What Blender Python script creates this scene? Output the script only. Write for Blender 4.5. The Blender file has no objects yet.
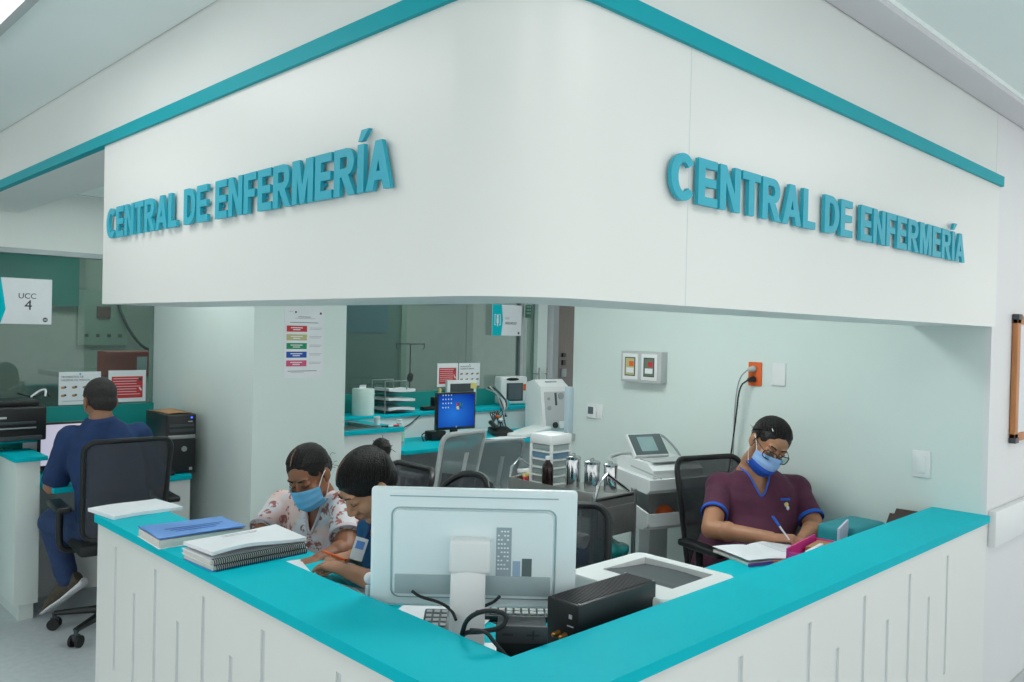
import bpy, bmesh, math, random
from mathutils import Vector, Matrix, Euler, noise
from mathutils.bvhtree import BVHTree
random.seed(7)
V = Vector; PI = math.pi
scene = bpy.context.scene; COL = scene.collection
# ---------------------------------------------------------------- camera
H = 1.60; F = 832.0
def _n(v): return Vector(v).normalized()
_x = _n((1367-512, -(352-341), -F)); _y = _n((-298-512, -(313-341), -F))
_d = _x.dot(_y); XO = (_x-_y*_d/2).normalized(); YO = (_y-_x*_d/2).normalized()
YO = (YO-XO*XO.dot(YO)).normalized(); ZO = XO.cross(YO)
ROT = Matrix((XO, YO, ZO))
cam = bpy.data.cameras.new('camera'); cam.sensor_width = 36; cam.lens = 36*F/1024; cam.clip_start = .05
co = bpy.data.objects.new('camera', cam); COL.objects.link(co)
co.matrix_world = Matrix.Translation((0, 0, H)) @ ROT.to_4x4()
scene.camera = co
def at(x, y, d): return V((0, 0, H)) + ROT @ (V((x-512, 341-y, -F))*(d/F))     # a point of the place measured at distance d
# ---------------------------------------------------------------- materials
def lin(c): return tuple((v/12.92 if v <= .04045 else ((v+.055)/1.055)**2.4) for v in c)
MATS = {}
def mat(name, rgb, rough=.5, metal=0., var=.04, scale=8., bump=0., bscale=60., spec=.5, coat=0., sub=0., alpha=None, stretch=None, sheen=0.):
    if name in MATS: return MATS[name]
    m = bpy.data.materials.new(name); m.use_nodes = True; nt = m.node_tree; N = nt.nodes; L = nt.links
    b = N['Principled BSDF']; c = lin([v/255 for v in rgb])
    tc = N.new('ShaderNodeTexCoord'); nz = N.new('ShaderNodeTexNoise'); nz.inputs['Scale'].default_value = scale; nz.inputs['Detail'].default_value = 3
    src = tc.outputs['Object']
    if stretch:
        mp = N.new('ShaderNodeMapping'); mp.inputs['Scale'].default_value = stretch; L.new(src, mp.inputs['Vector']); src = mp.outputs['Vector']
    L.new(src, nz.inputs['Vector'])
    rp = N.new('ShaderNodeValToRGB'); rp.color_ramp.elements[0].position = .35; rp.color_ramp.elements[1].position = .65
    rp.color_ramp.elements[0].color = (*[v*(1-var) for v in c], 1); rp.color_ramp.elements[1].color = (*[min(1, v*(1+var)) for v in c], 1)
    L.new(nz.outputs['Fac'], rp.inputs['Fac']); L.new(rp.outputs['Color'], b.inputs['Base Color'])
    b.inputs['Roughness'].default_value = rough; b.inputs['Metallic'].default_value = metal
    b.inputs['Specular IOR Level'].default_value = spec; b.inputs['Coat Weight'].default_value = coat
    if coat: b.inputs['Coat Roughness'].default_value = .15
    if sub: b.inputs['Subsurface Weight'].default_value = sub; b.inputs['Subsurface Scale'].default_value = .01; b.inputs['Subsurface Radius'].default_value = (1, .4, .2)
    if sheen: b.inputs['Sheen Weight'].default_value = sheen
    if bump:
        n2 = N.new('ShaderNodeTexNoise'); n2.inputs['Scale'].default_value = bscale; n2.inputs['Detail'].default_value = 4; L.new(src, n2.inputs['Vector'])
        bp = N.new('ShaderNodeBump'); bp.inputs['Strength'].default_value = bump; bp.inputs['Distance'].default_value = .01
        L.new(n2.outputs['Fac'], bp.inputs['Height']); L.new(bp.outputs['Normal'], b.inputs['Normal'])
    if alpha is not None: b.inputs['Alpha'].default_value = alpha
    MATS[name] = m; return m
def emit(name, rgb, s):
    if name in MATS: return MATS[name]
    m = bpy.data.materials.new(name); m.use_nodes = True; nt = m.node_tree; nt.nodes.clear()
    e = nt.nodes.new('ShaderNodeEmission'); o = nt.nodes.new('ShaderNodeOutputMaterial')
    e.inputs[0].default_value = (*lin([v/255 for v in rgb]), 1); e.inputs[1].default_value = s; nt.links.new(e.outputs[0], o.inputs[0]); MATS[name] = m; return m
def glassmat(name, rgb, refl=.06, rough=.02):
    m = bpy.data.materials.new(name); m.use_nodes = True; nt = m.node_tree; N = nt.nodes; L = nt.links; N.clear()
    t = N.new('ShaderNodeBsdfTransparent'); g = N.new('ShaderNodeBsdfGlossy'); x = N.new('ShaderNodeMixShader'); o = N.new('ShaderNodeOutputMaterial'); fr = N.new('ShaderNodeLayerWeight')
    fr.inputs[0].default_value = .12
    ad = N.new('ShaderNodeMath'); ad.operation = 'MULTIPLY_ADD'; ad.inputs[1].default_value = .5; ad.inputs[2].default_value = refl
    t.inputs[0].default_value = (*lin([v/255 for v in rgb]), 1); g.inputs['Roughness'].default_value = rough; g.inputs[0].default_value = (.9, 1, .97, 1)
    L.new(fr.outputs['Fresnel'], ad.inputs[0]); L.new(ad.outputs[0], x.inputs[0]); L.new(t.outputs[0], x.inputs[1]); L.new(g.outputs[0], x.inputs[2]); L.new(x.outputs[0], o.inputs[0])
    MATS[name] = m; return m
def netmat(name, rgb, k):
    m = bpy.data.materials.new(name); m.use_nodes = True; nt = m.node_tree; N = nt.nodes; L = nt.links
    b = N['Principled BSDF']; b.inputs['Base Color'].default_value = (*lin([v/255 for v in rgb]), 1); b.inputs['Roughness'].default_value = .6
    t = N.new('ShaderNodeBsdfTransparent'); x = N.new('ShaderNodeMixShader'); o = N['Material Output']
    tc = N.new('ShaderNodeTexCoord'); w = N.new('ShaderNodeTexWave'); w.bands_direction = 'Z'; w.inputs['Scale'].default_value = 60; w.inputs['Distortion'].default_value = .5
    L.new(tc.outputs['Object'], w.inputs['Vector'])
    a = N.new('ShaderNodeMath'); a.operation = 'MULTIPLY_ADD'; a.inputs[1].default_value = .25; a.inputs[2].default_value = k
    L.new(w.outputs['Fac'], a.inputs[0]); L.new(a.outputs[0], x.inputs[0]); L.new(t.outputs[0], x.inputs[1]); L.new(b.outputs[0], x.inputs[2]); L.new(x.outputs[0], o.inputs[0])
    MATS[name] = m; return m
def floral():
    m = bpy.data.materials.new('floral'); m.use_nodes = True; nt = m.node_tree; N = nt.nodes; L = nt.links; b = N['Principled BSDF']; b.inputs['Roughness'].default_value = .8
    tc = N.new('ShaderNodeTexCoord')
    def ramp(tex, els):
        r = N.new('ShaderNodeValToRGB'); r.color_ramp.interpolation = 'LINEAR'
        r.color_ramp.elements[0].position = els[0][0]; r.color_ramp.elements[0].color = els[0][1]; r.color_ramp.elements[1].position = els[1][0]; r.color_ramp.elements[1].color = els[1][1]
        L.new(tex, r.inputs[0]); return r.outputs[0]
    n1 = N.new('ShaderNodeTexNoise'); n1.inputs['Scale'].default_value = 9; L.new(tc.outputs['Object'], n1.inputs['Vector'])
    base = ramp(n1.outputs['Fac'], [(.42, (*lin((.90, .78, .76)), 1)), (.56, (*lin((.86, .85, .87)), 1))])
    v = N.new('ShaderNodeTexVoronoi'); v.inputs['Scale'].default_value = 22; L.new(tc.outputs['Object'], v.inputs['Vector'])
    m1 = ramp(v.outputs['Distance'], [(.40, (1, 1, 1, 1)), (.50, (0, 0, 0, 1))])
    n3 = N.new('ShaderNodeTexNoise'); n3.inputs['Scale'].default_value = 55; n3.inputs['Detail'].default_value = 2; L.new(tc.outputs['Object'], n3.inputs['Vector'])
    m2 = ramp(n3.outputs['Fac'], [(.45, (0, 0, 0, 1)), (.53, (1, 1, 1, 1))])
    mu = N.new('ShaderNodeMath'); mu.operation = 'MULTIPLY'; L.new(m1, mu.inputs[0]); L.new(m2, mu.inputs[1])
    mx = N.new('ShaderNodeMix'); mx.data_type = 'RGBA'; L.new(mu.outputs[0], mx.inputs[0]); L.new(base, mx.inputs[6]); mx.inputs[7].default_value = (*lin((.66, .40, .38)), 1)
    L.new(mx.outputs[2], b.inputs['Base Color']); MATS['floral'] = m; return m
def screenmat(name, kind):
    m = bpy.data.materials.new(name); m.use_nodes = True; nt = m.node_tree; N = nt.nodes; L = nt.links; N.clear()
    e = N.new('ShaderNodeEmission'); o = N.new('ShaderNodeOutputMaterial'); tc = N.new('ShaderNodeTexCoord'); r = N.new('ShaderNodeValToRGB')
    g = N.new('ShaderNodeTexGradient'); g.gradient_type = 'SPHERICAL' if kind == 'blue' else 'LINEAR'
    mp = N.new('ShaderNodeMapping'); L.new(tc.outputs['Generated'], mp.inputs[0]); mp.inputs['Location'].default_value = (-.5, 0, -.5) if kind == 'blue' else (0, 0, 0); mp.inputs['Scale'].default_value = (1.2, 0.01, 1.2)
    L.new(mp.outputs[0], g.inputs[0]); L.new(g.outputs[0], r.inputs[0])
    if kind == 'blue':
        r.color_ramp.elements[0].color = (.002, .015, .25, 1); r.color_ramp.elements[1].color = (.02, .17, .62, 1)
    else:
        r.color_ramp.elements[0].color = (.45, .46, .58, 1); r.color_ramp.elements[1].color = (.62, .58, .66, 1)
    L.new(r.outputs[0], e.inputs[0]); e.inputs[1].default_value = .9; L.new(e.outputs[0], o.inputs[0]); MATS[name] = m; return m

LAM = mat('white laminate', (226, 228, 224), rough=.33, var=.01, scale=2, bump=.01, bscale=3)
WALL = mat('white wall paint', (222, 226, 223), rough=.6, var=.012, scale=3, bump=.02, bscale=90)
WALLC = mat('corridor wall paint', (224, 224, 225), rough=.5, var=.012, scale=3, bump=.02, bscale=90)
MINT = mat('mint wall paint', (215, 226, 222), rough=.5, var=.012, scale=3, bump=.02, bscale=90)
CEIL = mat('ceiling plaster', (236, 243, 241), rough=.8, var=.01, scale=3)
CEILB = mat('ceiling plaster border', (214, 212, 216), rough=.8, var=.01, scale=3)
FLOOR = mat('grey vinyl floor', (196, 202, 206), rough=.35, var=.05, scale=30)
TEAL = mat('teal laminate', (0, 184, 198), rough=.55, var=.02, scale=5, spec=.08)
TEALB = mat('teal painted band', (0, 160, 172), rough=.5, var=.02, scale=5, spec=.2)
TEALD = mat('teal wall panel', (0, 140, 135), rough=.5, var=.02, scale=5)
LETT = mat('teal letter acrylic', (36, 168, 190), rough=.45, var=.02)
SLOT = mat('grey groove lining', (205, 212, 216), rough=.5, var=.02)
WHT = mat('white plastic', (228, 230, 230), rough=.35, var=.01)
BLUEW = mat('pale blue white plastic', (222, 235, 238), rough=.35, var=.01)
GREYP = mat('grey plastic', (150, 156, 158), rough=.45, var=.02)
LGREY = mat('light grey plastic', (186, 190, 190), rough=.45, var=.02)
DGREY = mat('dark grey plastic', (62, 68, 72), rough=.5, var=.03)
BLK = mat('black plastic', (24, 26, 28), rough=.4, var=.05, bump=.03, bscale=300)
BLKM = mat('black rubber', (18, 19, 21), rough=.6, var=.05)
STEEL = mat('brushed steel', (170, 172, 172), rough=.34, metal=.9, var=.04, stretch=(1, 1, 30))
STEELD = mat('dull steel sheet', (150, 150, 147), rough=.42, metal=.6, var=.05)
CHROME = mat('chrome', (205, 208, 210), rough=.12, metal=1, var=.02)
PAPER = mat('white paper', (226, 228, 232), rough=.8, var=.02)
PAGES = mat('page edges', (206, 206, 200), rough=.9, var=.12, scale=40, stretch=(1, 1, 40))
BLUEC = mat('blue printed cover', (84, 140, 214), rough=.35, var=.12, scale=14)
INK = mat('dark ink', (60, 66, 76), rough=.8)
INKG = mat('grey ink', (150, 154, 162), rough=.8)
RED = mat('red print', (196, 50, 56), rough=.6); PINKP = mat('rose print', (206, 84, 120), rough=.6)
GREEN = mat('green print', (20, 140, 96), rough=.6); BLUE = mat('blue print', (16, 74, 168), rough=.6); KHAKI = mat('khaki print', (186, 180, 128), rough=.6)
ORANGE = mat('orange plastic', (222, 98, 36), rough=.45); YEL = mat('yellow note', (226, 208, 130), rough=.8); GOLD = mat('brass', (206, 150, 80), rough=.3, metal=.9)
MAG = mat('magenta card', (226, 52, 150), rough=.45); PURP = mat('purple card', (110, 66, 150), rough=.5)
WOOD = mat('honey wood', (184, 122, 72), rough=.5, var=.12, scale=6, stretch=(10, 10, 1))
BROWN = mat('dark brown leather', (62, 42, 40), rough=.5); CARD = mat('cardboard', (176, 130, 90), rough=.8)
BAGG = mat('green bag film', (20, 120, 120), rough=.25, var=.3, scale=12); BAGB = mat('blue bag film', (20, 90, 160), rough=.25, var=.3, scale=12)
AMBER = mat('dark amber bottle', (34, 20, 18), rough=.15)
DOORM = mat('brown door laminate', (128, 118, 112), rough=.5, var=.05, stretch=(8, 8, 1))
ALU = mat('aluminium frame', (150, 158, 160), rough=.4, metal=.4)
CLEAR = mat('clear plastic', (205, 222, 222), rough=.2, alpha=.45)
LCD = mat('grey lcd', (92, 104, 110), rough=.2); LCDT = mat('pale green lcd', (140, 166, 168), rough=.25)
GLASS = glassmat('tinted glass', (211, 221, 219), .045)
LENS = glassmat('spectacle lens', (235, 240, 240), .03)
NETB = netmat('black mesh', (62, 66, 72), .52); NETG = netmat('grey mesh', (132, 144, 146), .50)
FLORAL = floral()
SKA = mat('skin warm brown', (150, 98, 72), rough=.5, var=.05, scale=25, sub=.08); SKB = mat('skin tan', (184, 134, 104), rough=.5, var=.05, scale=25, sub=.08)
SKD = mat('skin medium brown', (172, 122, 92), rough=.5, var=.05, scale=25, sub=.08); SKM = mat('skin olive', (150, 108, 84), rough=.5, var=.05, scale=25, sub=.08)
HAIR = mat('black hair', (20, 16, 16), rough=.42, var=.5, scale=14, spec=.3, bump=.5, bscale=40, stretch=(6, 1, 6)); HAIRM = mat('short dark hair', (40, 36, 36), rough=.7, var=.3, scale=60, bump=.6, bscale=200)
MAROON = mat('maroon scrub cloth', (82, 35, 60), rough=.85, var=.08, scale=12, bump=.15, bscale=25, sheen=.05)
TRIM = mat('royal blue trim', (28, 92, 196), rough=.7); NAVY = mat('navy cotton', (26, 54, 98), rough=.85, var=.1, scale=12, bump=.15, bscale=25)
SCRUB = mat('petrol blue scrub cloth', (14, 84, 130), rough=.85, var=.1, bump=.15, bscale=25); DENIM = mat('blue trousers cloth', (38, 60, 100), rough=.85, var=.12, scale=14, bump=.2, bscale=25)
MASKL = mat('light blue mask fabric', (120, 190, 232), rough=.8, var=.03); MASKP = mat('pale blue mask fabric', (150, 184, 232), rough=.8, var=.03); MASKB = mat('deep blue mask fabric', (30, 84, 190), rough=.7, var=.03)
SHOE = mat('olive brown knit', (78, 72, 62), rough=.9, var=.15, scale=60, bump=.3, bscale=200); SOCK = mat('grey sock', (120, 120, 112), rough=.9)
LASH = mat('dark lash', (22, 16, 16), rough=.8); LIP = mat('lip', (150, 84, 78), rough=.5); EYEW = mat('eye white', (215, 210, 205), rough=.3)

# ---------------------------------------------------------------- mesh building
class MB:
    def __init__(s): s.bm = bmesh.new(); s.T = Matrix(); s.mats = []; s.mi = 0
    def use(s, m):
        if m not in s.mats: s.mats.append(m)
        s.mi = s.mats.index(m); return s
    def raw(s, vs, fs, T=None):
        M = s.T @ T if T is not None else s.T
        bv = [s.bm.verts.new(M @ V(v)) for v in vs]
        for f in fs:
            try: s.bm.faces.new([bv[i] for i in f]).material_index = s.mi
            except ValueError: pass
        return s
    def absorb(s, t, T=None):
        t.verts.index_update(); s.raw([v.co.copy() for v in t.verts], [[v.index for v in f.verts] for f in t.faces], T); t.free(); return s
    def box(s, x0, x1, y0, y1, z0, z1, bev=0, T=None, seg=2):
        t = bmesh.new(); bmesh.ops.create_cube(t, size=1)
        for v in t.verts: v.co = V(((x0+x1)/2+v.co.x*(x1-x0), (y0+y1)/2+v.co.y*(y1-y0), (z0+z1)/2+v.co.z*(z1-z0)))
        if bev: bmesh.ops.bevel(t, geom=t.edges[:], offset=bev, segments=seg, affect='EDGES', profile=.6)
        return s.absorb(t, T)
    def ell(s, c, r, T=None, n=20, rot=None):
        t = bmesh.new(); bmesh.ops.create_uvsphere(t, u_segments=n, v_segments=max(6, n*2//3), radius=1)
        R = rot.to_matrix() if rot else Matrix.Identity(3)
        for v in t.verts: v.co = V(c) + R @ V((v.co.x*r[0], v.co.y*r[1], v.co.z*r[2]))
        return s.absorb(t, T)
    def loft(s, rings, n=20, cap=True, T=None):
        vs = []; fs = []
        for c, a, b in rings:
            for k in range(n):
                t = 2*PI*k/n; vs.append(V(c)+V(a)*math.cos(t)+V(b)*math.sin(t))
        for i in range(len(rings)-1):
            for k in range(n): fs.append((i*n+k, i*n+(k+1) % n, (i+1)*n+(k+1) % n, (i+1)*n+k))
        if cap: fs.append(tuple(range(n))[::-1]); fs.append(tuple((len(rings)-1)*n+k for k in range(n)))
        return s.raw(vs, fs, T)
    def frus(s, p0, p1, r0, r1=None, n=16, cap=True, T=None):
        p0 = V(p0); p1 = V(p1); r1 = r0 if r1 is None else r1; d = (p1-p0).normalized(); a = d.orthogonal().normalized(); b = d.cross(a)
        return s.loft([(p0, a*r0, b*r0), (p1, a*r1, b*r1)], n, cap, T)
    def caps(s, p0, p1, r0, r1=None, n=14):          # rounded bone
        r1 = r0 if r1 is None else r1
        s.frus(p0, p1, r0, r1, n); s.ell(p0, (r0,)*3, n=n); s.ell(p1, (r1,)*3, n=n); return s
    def tube(s, pts, r, n=10, closed=False, T=None, smooth=0):
        pts = [V(p) for p in pts]
        for _ in range(smooth):
            q = [pts[0]] if not closed else []
            rng = range(len(pts)-1) if not closed else range(len(pts))
            for i in rng:
                a, b = pts[i], pts[(i+1) % len(pts)]; q += [a*.75+b*.25, a*.25+b*.75]
            if not closed: q.append(pts[-1])
            pts = q
        m = len(pts); rr = r if isinstance(r, (list, tuple)) else None; rings = []; a = None
        for i, p in enumerate(pts):
            d = (pts[(i+1) % m]-pts[i-1]) if closed else (pts[min(i+1, m-1)]-pts[max(i-1, 0)])
            d = d.normalized() if d.length > 1e-9 else V((0, 0, 1))
            a = d.orthogonal().normalized() if a is None else (a-d*a.dot(d)).normalized()
            b = d.cross(a); q = r if rr is None else rr[0]+(rr[-1]-rr[0])*i/(m-1)
            rings.append((p, a*q, b*q))
        if closed: rings.append(rings[0])
        return s.loft(rings, n, not closed, T)
    def lathe(s, prof, n=28, T=None):
        return s.loft([((0, 0, z), (max(r, 1e-4), 0, 0), (0, max(r, 1e-4), 0)) for r, z in prof], n, True, T)
    def prism(s, poly, z0, z1, T=None):
        n = len(poly); vs = [(p[0], p[1], z0) for p in poly]+[(p[0], p[1], z1) for p in poly]
        return s.raw(vs, [tuple(range(n))[::-1], tuple(range(n, 2*n))]+[(k, (k+1) % n, n+(k+1) % n, n+k) for k in range(n)], T)
    def sheet(s, f, nu, nv, th=.002, T=None):        # a surface f(u,v) with thickness
        P = [[V(f(i/nu, j/nv)) for j in range(nv+1)] for i in range(nu+1)]; vs = []; fs = []
        def nor(i, j):
            a = P[min(i+1, nu)][j]-P[max(i-1, 0)][j]; b = P[i][min(j+1, nv)]-P[i][max(j-1, 0)]; c = a.cross(b)
            return c.normalized() if c.length > 1e-12 else V((0, 0, 1))
        for w in (0, 1):
            for i in range(nu+1):
                for j in range(nv+1): vs.append(P[i][j]-nor(i, j)*th*w)
        m = (nu+1)*(nv+1); ix = lambda i, j, w: w*m+i*(nv+1)+j
        for i in range(nu):
            for j in range(nv):
                fs.append((ix(i, j, 0), ix(i+1, j, 0), ix(i+1, j+1, 0), ix(i, j+1, 0))); fs.append((ix(i, j, 1), ix(i, j+1, 1), ix(i+1, j+1, 1), ix(i+1, j, 1)))
        for i in range(nu):
            for j in (0, nv): fs.append((ix(i, j, 0), ix(i+1, j, 0), ix(i+1, j, 1), ix(i, j, 1)))
        for j in range(nv):
            for i in (0, nu): fs.append((ix(i, j, 0), ix(i, j+1, 0), ix(i, j+1, 1), ix(i, j, 1)))
        return s.raw(vs, fs, T)
    def text(s, txt, size, T, ext=.0006, align='CENTER'):
        c = bpy.data.curves.new('t', 'FONT'); c.body = txt; c.size = size; c.extrude = ext; c.align_x = align; c.align_y = 'CENTER'; c.resolution_u = 3
        return s.curve(c, T)
    def curve(s, c, T):
        o = bpy.data.objects.new('t', c); COL.objects.link(o); dg = bpy.context.evaluated_depsgraph_get(); me = bpy.data.meshes.new_from_object(o.evaluated_get(dg))
        t = bmesh.new(); t.from_mesh(me); bpy.data.objects.remove(o); bpy.data.curves.remove(c); bpy.data.meshes.remove(me)
        return s.absorb(t, T)
    def build(s, name, parent=None, m=None, sharp=38, recalc=True):
        if m is not None and not s.mats: s.mats.append(m)
        if recalc: bmesh.ops.recalc_face_normals(s.bm, faces=s.bm.faces[:])
        me = bpy.data.meshes.new(name); s.bm.to_mesh(me); s.bm.free()
        for k in s.mats: me.materials.append(k)
        me.polygons.foreach_set('use_smooth', [True]*len(me.polygons))
        me.set_sharp_from_angle(angle=math.radians(sharp))
        o = bpy.data.objects.new(name, me); COL.objects.link(o)
        if parent: o.parent = parent
        return o
def tag(o, label=None, cat=None, group=None, kind=None):
    if label: o['label'] = label
    if cat: o['category'] = cat
    if group: o['group'] = group
    if kind: o['kind'] = kind
    return o
def thing(name, label, cat, loc=(0, 0, 0), rz=0, group=None, rot=None):
    o = bpy.data.objects.new(name, None); o.empty_display_size = .1; COL.objects.link(o); o.location = loc; o.rotation_euler = rot if rot else (0, 0, rz)
    return tag(o, label, cat, group)
def solo(mb, name, label, cat, loc=(0, 0, 0), rz=0, group=None, m=None, rot=None):
    o = mb.build(name, m=m); o.location = loc; o.rotation_euler = rot if rot else (0, 0, rz); return tag(o, label, cat, group)
def struct(name, mb, m=None, parent=None, label=None):
    o = mb.build(name, parent, m=m)
    if not parent: o['kind'] = 'structure'
    if label: o['label'] = label
    return o
def copytree(o, parent=None):
    c = o.copy(); COL.objects.link(c); c.parent = parent
    for ch in list(o.children): copytree(ch, c)
    return c
def RX(a): return Matrix.Rotation(a, 4, 'X')
def RY(a): return Matrix.Rotation(a, 4, 'Y')
def RZ(a): return Matrix.Rotation(a, 4, 'Z')
def TR(*a): return Matrix.Translation(a)
# signs on walls: local x runs along the wall as read, y up, z out of the wall
def wallframe(p, along, out):
    a = V(along).normalized(); o = V(out).normalized(); u = o.cross(a)
    M = Matrix((a, u, o)).transposed().to_4x4(); M.translation = V(p); return M

# ================================================================ THE SETTING
XA, YB, XW, YE = 1.0425, 1.06, 3.75, 3.215      # left arm face, right arm face, side wall, left arm end
SB, BL, BH, CZ, IC, YG = 1.667, 2.240, 2.280, 2.525, 2.38, 5.60
struct('floor', MB().use(FLOOR).box(-3, 9, -3, 9.5, -.05, 0))
b = MB().use(CEIL).box(-3, XA, -3, 9.5, CZ, CZ+.05); b.box(XA, 9, -3, .95, CZ+.035, CZ+.09); b.box(XA, 9, .95, YB+.3, CZ+.02, CZ+.07)
struct('ceiling', b)
struct('trim_1', MB().use(CEILB).box(XA, 9, .955, 1.0595, CZ+.005, CZ+.034, .003), label='plain plaster strip where the corridor wall meets the raised ceiling')
struct('ceiling', MB().use(CEIL).box(XA+.3, 9, YB+.3, YG, IC, IC+.05))['label'] = 'lower ceiling inside the nurse station'
# corridor wall right of the station
struct('wall_right', MB().use(WALLC).box(XW, 9, YB+.003, YB+.025, 0, CZ+.03))
struct('wall_side', MB().use(MINT).box(XW, XW+.12, YB+.0251, 3.32, 0, IC))['label'] = 'pale wall on the right inside the nurse station'
b = MB().use(WHT); b.box(XW+.025, 9, YB-.028, YB+.003, .768, .915, .008)
struct('trim_2', b, label='white handrail band along the corridor wall')
struct('baseboard_right', MB().use(LGREY).box(XW+.02, 9, YB-.008, YB+.003, 0, .11, .003))
# fascia above the counter with its rounded corner
def fascia_poly(x0, y0, R, xe, ye, th, n=14):
    o = [(x0, ye)]+[(x0+R-R*math.cos(a), y0+R-R*math.sin(a)) for a in [PI/2*k/n for k in range(n+1)]]+[(xe, y0)]
    if th >= R: return o+[(xe, y0+th), (x0+th, y0+th), (x0+th, ye)]
    return o+[(xe, y0+th)]+[(x0+R-(R-th)*math.cos(a), y0+R-(R-th)*math.sin(a)) for a in [PI/2*(n-k)/n for k in range(n+1)]]+[(x0+th, ye)]
b = MB().use(LAM); b.prism(fascia_poly(XA, YB, .2, XW+.035, YE, .315), SB, BL)
b.use(SLOT).box(1.5665, 1.5685, YB-.0004, YB+.001, SB, BL)
struct('wall_fascia', b)
b = MB().use(WALL); b.prism(fascia_poly(XA+.004, YB+.004, .2, 9, 9.5, .3), BL+.001, CZ+.03)
struct('wall_beam', b)
b = MB().use(TEALB); b.prism(fascia_poly(XA-.012, YB-.012, .2, XW+.055, 9.5, .03), BL, BH)
struct('trim_3', b, label='teal band running along the top of the white fascia')
# pillar
struct('pillar', MB().use(MINT).box(2.15, 2.737, 4.22, YG+.1, 0, IC, .003), label='white square pillar inside the station')
# back wall with glazing
b = MB().use(WALL).box(-1.5, 5.95, YG, YG+.1, 2.02, IC+.2); struct('wall_back', b)
b = MB().use(TEALD).box(-1.5, 2.15, YG, YG+.08, 0, 1.075); b.box(2.737, 5.60, YG, YG+.08, 0, 1.075); struct('wall_wainscot', b)
b = MB().use(ALU).box(-1.5, 2.15, YG-.006, YG+.06, 2.0, 2.03); b.box(2.737, 5.9, YG-.006, YG+.06, 2.0, 2.03); b.box(5.56, 5.60, YG-.005, YG+.06, 0, 2.0); struct('trim_4', b, label='slim metal channel holding the glass')
w = struct('window_1', MB().use(GLASS).box(-1.5, 2.15, YG+.02, YG+.03, 1.075, 2.0))
w = struct('window_2', MB().use(GLASS).box(2.737, 4.90, YG+.02, YG+.03, 1.075, 2.0))
w = struct('window_3', MB().use(GLASS).box(4.905, 5.56, YG+.02, YG+.03, 1.075, 2.0))
# wall, glazed door with its pull handles, frame and brown door at the far right
b = MB().use(MINT).box(5.80, 5.93, YG+.0, YG+.1, 0, IC+.1); struct('wall_pier', b)
d = struct('door_1', MB().use(GLASS).box(5.60, 5.80, YG+.05, YG+.06, 0, 2.05))
b = MB().use(STEEL)
for x in (5.80, 5.915): b.tube([(x, YG-.03, 1.04), (x, YG-.03, 1.26)], .008)
b.tube([(5.80, YG-.03, 1.14), (5.915, YG-.03, 1.14)], .008); b.tube([(5.80, YG-.03, 1.2), (5.80, YG+.05, 1.2)], .005); b.tube([(5.915, YG-.03, 1.2), (5.915, YG+.05, 1.2)], .005)
b.build('door_handle', d)['label'] = 'steel pull bars'
d = struct('door_2', MB().use(DOORM).box(6.12, 7.1, YG+.04, YG+.08, 0, 2.02, .003))
b = MB().use(ALU).box(5.93, 6.02, YG, YG+.12, 0, 2.06, .004); b.box(5.93, 7.2, YG, YG+.12, 2.03, 2.09, .004); b.use(GREYP).box(6.02, 6.12, YG+.02, YG+.1, 0, 2.03)
b.build('door_frame', d)
b = MB().use(BLK).box(6.19, 6.24, YG+.02, YG+.04, 1.36, 1.40, .004); b.box(6.19, 6.24, YG+.02, YG+.04, 1.28, 1.33, .004); b.use(GREYP).box(6.18, 6.25, YG+.02, YG+.04, 1.16, 1.24, .004)
b.build('door_lock', d)
struct('wall_far', MB().use(MINT).box(5.95, 9, YG+.2, YG+.3, 0, IC+.1))
# room behind the glass
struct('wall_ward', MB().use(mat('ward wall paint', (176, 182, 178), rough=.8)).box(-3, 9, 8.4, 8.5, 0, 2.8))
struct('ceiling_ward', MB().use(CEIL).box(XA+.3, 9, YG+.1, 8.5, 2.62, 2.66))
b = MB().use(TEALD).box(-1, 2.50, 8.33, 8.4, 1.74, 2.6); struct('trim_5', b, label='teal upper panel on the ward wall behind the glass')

# ---- counter
def groove_panel(mb, a0, a1, z0, z1, slots, place):
    """front skin between a0..a1 with vertical slots (a, zlow, ztop)"""
    cur = a0
    for a, zl, zt in sorted(slots):
        place(cur, a-.0115, z0, z1); place(a-.0115, a+.0115, zt, z1); place(a-.0115, a+.0115, z0, zl); cur = a+.0115
    place(cur, a1, z0, z1)
t = thing('reception_counter', 'L-shaped white nurse station counter with grooved front and teal ledge', 'counter', (XA, YB, 0))
b = MB().use(LAM); b.T = TR(-XA, -YB, 0)
sl = [(3.03-.1775*k, .385 if k % 2 == 0 else .27, .817 if k % 2 == 0 else .697) for k in range(11)]
groove_panel(b, YB, YE, .08, .872, sl, lambda a, c, z0, z1: b.box(XA, XA+.012, a, c, z0, z1))
sr = [(3.303-.182*k, .372 if k % 2 == 0 else .27, .812 if k % 2 == 0 else .697) for k in range(12)]
groove_panel(b, XA+.012, XW-.002, .08, .872, sr, lambda a, c, z0, z1: b.box(a, c, YB, YB+.012, z0, z1))
b.box(XA+.012, XA+.10, YB+.012, YE, .0801, .8715); b.box(XA+.10, XW-.002, YB+.012, YB+.10, .0801, .8715)
b.use(LGREY).box(XA+.03, XA+.09, YB+.03, YE-.02, 0, .08); b.box(XA+.09, XW-.01, YB+.03, YB+.09, 0, .08)
b.build('counter_body', t, sharp=30)
b = MB().use(SLOT); b.T = TR(-XA, -YB, 0)
for a, zl, zt in sl: b.box(XA+.006, XA+.0118, a-.0115, a+.0115, zl, zt)
for a, zl, zt in sr: b.box(a-.0115, a+.0115, YB+.006, YB+.0118, zl, zt)
b.build('groove_lining', t)['kind'] = 'stuff'
b = MB().use(TEAL); b.T = TR(-XA, -YB, 0)
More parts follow.
